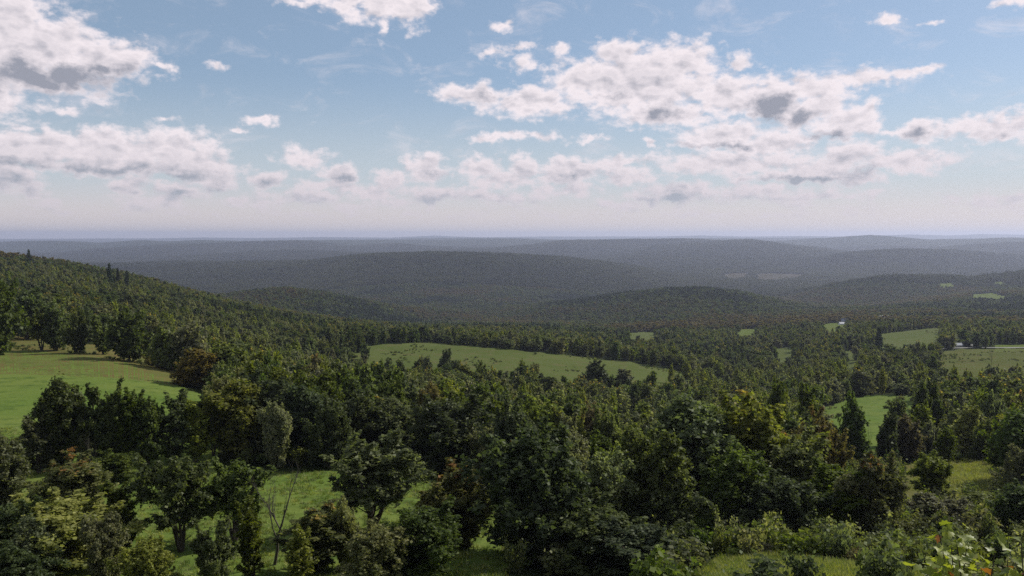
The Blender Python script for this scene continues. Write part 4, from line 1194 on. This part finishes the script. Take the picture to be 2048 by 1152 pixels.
M_white = plain('white_paint', (.70, .70, .68), .6, .1, 6, .05)
M_metal = plain('pale_metal_roof', (.42, .43, .45), .35, .1, 4, .06, .5)
M_slate = plain('slate_roof', (.17, .19, .23), .7, .3, 8, .2)
M_brown = plain('brown_roof', (.13, .09, .07), .8, .3, 8, .2)
M_pane = plain('window_glass', (.03, .035, .045), .1, 0, 3, .1, .6)
M_cream = plain('cream_siding', (.50, .48, .43), .7, .1, 6, .08)
M_road = plain('pale_road', (.20, .195, .18), .9, .2, .4, .15)


def building(name, px, py, L, D_, hw, hr, rz, wall, roof, label, cat, d=None, wins=3):
    if d is None: x, y, z = hit(px, py)
    else:
        x, y = (px - 1024) / F * d * 1.005, d; z = float(ground(x, y))
    r = bpy.data.objects.new(name, None); COL.objects.link(r); r.location = (x, y, z - .2); r.rotation_euler = (0, 0, rz)
    r['label'] = label; r['category'] = cat
    a, b = L / 2, D_ / 2
    V, Fc = box(-a, a, -b, b, 0, hw)
    V += [(-a, 0, hw + hr), (a, 0, hw + hr)]; Fc = [f for f in Fc if f != (4, 5, 6, 7)] + [(3, 7, 8, 4, 0)[1:4], (5, 9, 6)]
    Fc += [(4, 5, 9, 8), (6, 7, 8, 9)]
    wo = link('wall', mesh_from('wall', V, Fc, wall), r)
    o_, t = .5, .18; hb = -o_ * hr / b
    V = []
    for xx in (-a - o_, a + o_):
        V += [(xx, -b - o_, hw + hb + .03), (xx, 0, hw + hr + .03), (xx, b + o_, hw + hb + .03), (xx, b + o_, hw + hb + t + .03), (xx, 0, hw + hr + t + .03), (xx, -b - o_, hw + hb + t + .03)]
    Fc = [(0, 1, 4, 5), (1, 2, 3, 4), (6, 11, 10, 7), (7, 10, 9, 8)] + [(i, (i + 1) % 6 + 0, (i + 1) % 6 + 6, i + 6) for i in range(6)]
    ro = link('roof', mesh_from('roof', V, Fc, roof), r)
    if wins:
        V, Fc = box(-.4, .4, -.35, .35, hw + hr * .4, hw + hr + .9); link('chimney', mesh_from('chimney', V, Fc, M_brown), ro)
        for k in range(wins):
            cx = -a + (k + 1) * L / (wins + 1)
            V, Fc = box(cx - .55, cx + .55, -b - .06, -b + .02, 1.1, 2.4)
            if k == 1:
                V, Fc = box(cx - .5, cx + .5, -b - .06, -b + .02, .2, 2.3); link('door', mesh_from('door', V, Fc, M_brown), r)
            else: link('window', mesh_from('window', V, Fc, M_pane), r)
        for sx in (-1, 1):
            V, Fc = box(min(sx * (a + .06), sx * (a - .02)), max(sx * (a + .06), sx * (a - .02)), -.5, .5, 1.2, 2.4); link('window', mesh_from('window', V, Fc, M_pane), r)
    PLACED.append((x, y, L * .7))
    return r


building('farmhouse', 1628, 637, 9, 7, 4, 3, .2, M_white, M_metal, 'small white farmhouse among trees left of the farm lawn', 'house', d=1330)
building('farmhouse', 1692, 640, 13, 8, 5, 4, -.3, M_cream, M_slate, 'pale farmhouse behind the bright farm lawn', 'house', d=1230)
building('barn', 1683, 645, 7, 5, 3, 2, .1, M_white, M_metal, 'little white shed in front of the pale farmhouse', 'shed', d=1180, wins=0)
building('barn', 1767, 627, 20, 12, 6, 5, .5, M_cream, M_slate, 'blue grey roofed barn half hidden above the dark tree belt', 'barn', d=1250, wins=0)
building('shed', 1793, 637, 6, 5, 3, 2, .1, M_white, M_metal, 'tiny white shed right of the blue grey barn', 'shed', d=1150, wins=0)
building('farmhouse', 1868, 853, 8, 7, 5, 3.4, 1.3, M_white, M_slate, 'white gabled house showing between trees at the right', 'house', d=215)
building('shed', 1890, 882, 2.4, 2.2, 2.2, .8, .4, M_white, M_metal, 'small white hut beside the row above the dry meadow', 'shed', d=172, wins=0)
building('shed', 1946, 694, 9, 4, 2.0, 1.0, .02, M_cream, M_metal, 'long low white shed by the pale road at the right', 'shed', d=665, wins=0)
building('shed', 1915, 692, 8, 5, 2.6, 1.4, .1, M_cream, M_slate, 'grey roofed shed left of the long low white shed', 'shed', d=665, wins=0)
building('shed', 1249, 886, 1.6, 1.4, 1.9, .6, .3, M_white, M_metal, 'tiny white hut in the wood near the centre', 'shed', d=112, wins=0)
building('shed', 768, 703, 3.5, 2.5, 2.0, .8, .3, M_white, M_metal, 'tiny white hut at the left end of the hill pasture', 'shed', d=420, wins=0)


def road(pts, d0, width, name):
    P0 = []
    for (px, d) in pts: P0.append(((px - 1024) / F * d, d))
    P0 = np.array(P0); t = np.linspace(0, len(P0) - 1, 60)
    X, Y = np.interp(t, range(len(P0)), P0[:, 0]), np.interp(t, range(len(P0)), P0[:, 1])
    V, Fc = [], []
    for i in range(60):
        for s in (-1, 0, 1):
            yy = Y[i] + s * width / 2; V.append((X[i], yy, float(ground(X[i], yy)) + .5))
    for i in range(59):
        for s in range(2): Fc.append((i * 3 + s, (i + 1) * 3 + s, (i + 1) * 3 + s + 1, i * 3 + s + 1))
    link(name, mesh_from(name, V, Fc, M_road), kind='structure')


road([(1830, 650), (1900, 655), (1960, 655), (2020, 640), (2150, 620)], 650, 7, 'country_road')


# ------------------------------------------------------------------ foreground branch
def leaf_outline():
    # five pointed lobes of a vine or maple leaf, stalk at the origin
    a = [(0, 0), (.18, -.16), (.46, -.10), (.36, .10), (.62, .26), (.40, .36), (.48, .62), (.24, .58), (0, .98),
         (-.24, .58), (-.48, .62), (-.40, .36), (-.62, .26), (-.36, .10), (-.46, -.10), (-.18, -.16)]
    return np.array(a)


def leaf_big_mat(name, c1, c2, tr):
    m, nt, o = new_mat(name)
    at = E(nt, _attr(nt, 'tint'))
    t = nt.nodes.new('ShaderNodeTexCoord'); n = noise(nt, t.outputs['Object'], 14, 4)
    col = mixc(nt, (at * .7 + n * .5 - .1), c1, c2)
    b = nt.nodes.new('ShaderNodeBsdfPrincipled'); b.inputs['Roughness'].default_value = .5; b.inputs['Specular IOR Level'].default_value = .45
    nt.links.new(col, b.inputs['Base Color'])
    tl = nt.nodes.new('ShaderNodeBsdfTranslucent'); nt.links.new(mixc(nt, 1.0, col, (1.5, 1.5, .7), 'MULTIPLY'), tl.inputs[0])
    mx = nt.nodes.new('ShaderNodeMixShader'); mx.inputs[0].default_value = tr
    nt.links.new(b.outputs[0], mx.inputs[1]); nt.links.new(tl.outputs[0], mx.inputs[2]); nt.links.new(mx.outputs[0], o.inputs[0])
    return m


def foreground():
    rg = np.random.default_rng(12)
    d0 = 6.4
    x0, y0 = (2012 - 1024) / F * d0, d0
    z0 = float(ground(x0, y0))
    root = bpy.data.objects.new('vine_bush', None); COL.objects.link(root); root.location = (x0, y0, z0)
    root['label'] = 'sunlit bush with large lobed yellow green leaves in the bottom right corner'; root['category'] = 'bush'
    ztop = -(1092 - HORIZON) / F * d0 - z0
    Wd = Wood(); tips = []
    for i in range(34):
        a = rg.uniform(0, 6.28); sp = rg.uniform(.1, 1.0)
        c = curve(rg, (rg.normal(0, .08), rg.normal(0, .08), -.1), (math.cos(a) * sp * .42, math.sin(a) * sp * .42, 1), (ztop + .1) * (1.04 - .20 * sp), .02, 7, .05)
        Wd.add(*tube(c, np.linspace(.014, .004, 7), 5)); tips.append(c)
    link('stem', Wd.mesh('stem', M_bark), root)
    O = leaf_outline(); n = len(O)
    sets = {'green': [], 'brown': []}
    for c in tips:
        for q in range(36):
            t = rg.uniform(.62, 1.0); k = t * 6; i = min(int(k), 5); p = c[i] * (1 - k + i) + c[i + 1] * (k - i)
            p = p + rg.normal(0, .085, 3)
            s = rg.uniform(.055, .105)
            nn = np.array([rg.normal(0, .5), rg.normal(0, .5), .9]); nn /= np.linalg.norm(nn)
            a = np.cross(nn, rg.normal(size=3)); a /= np.linalg.norm(a); b = np.cross(nn, a)
            fold = rg.uniform(.1, .45)
            V = [p + s * (u * a + (v - .3) * b + nn * (abs(u) * fold - .25 * v * v)) for (u, v) in O] + [p + s * (.02 * b)]
            sets['brown' if rg.uniform() < .05 else 'green'].append(np.array(V))
    for nm, mt in (('green', leaf_big_mat('vine_leaf', (.11, .15, .018), (.30, .33, .05), .45)), ('brown', leaf_big_mat('vine_leaf_brown', (.12, .045, .02), (.30, .12, .03), .35))):
        V = np.vstack(sets[nm]); m = len(sets[nm])
        Fc = [(k * (n + 1) + i, k * (n + 1) + (i + 1) % n, k * (n + 1) + n) for k in range(m) for i in range(n)]
        tn = np.repeat(rg.uniform(0, 1, m), n)
        o = link('foliage', mesh_from('vine_leaves_' + nm, V, np.array(Fc), mt, dict(tint=tn)), root)
        if nm == 'brown': o['label'] = 'brown withered leaves'


foreground()

# ------------------------------------------------------------------ haze
hm, nt, o = new_mat('haze_air')
pv = nt.nodes.new('ShaderNodeVolumePrincipled')
pv.inputs['Density'].default_value = 6.0e-5
pv.inputs['Color'].default_value = (.62, .675, .88, 1)
pv.inputs['Anisotropy'].default_value = .3
nt.links.new(pv.outputs[0], o.inputs['Volume'])
V, Fc = box(-36000, 36000, -36000, 36000, -340, 160)
link('haze', mesh_from('haze', V, Fc, hm), kind='stuff', label='thin bluish air over the whole landscape')
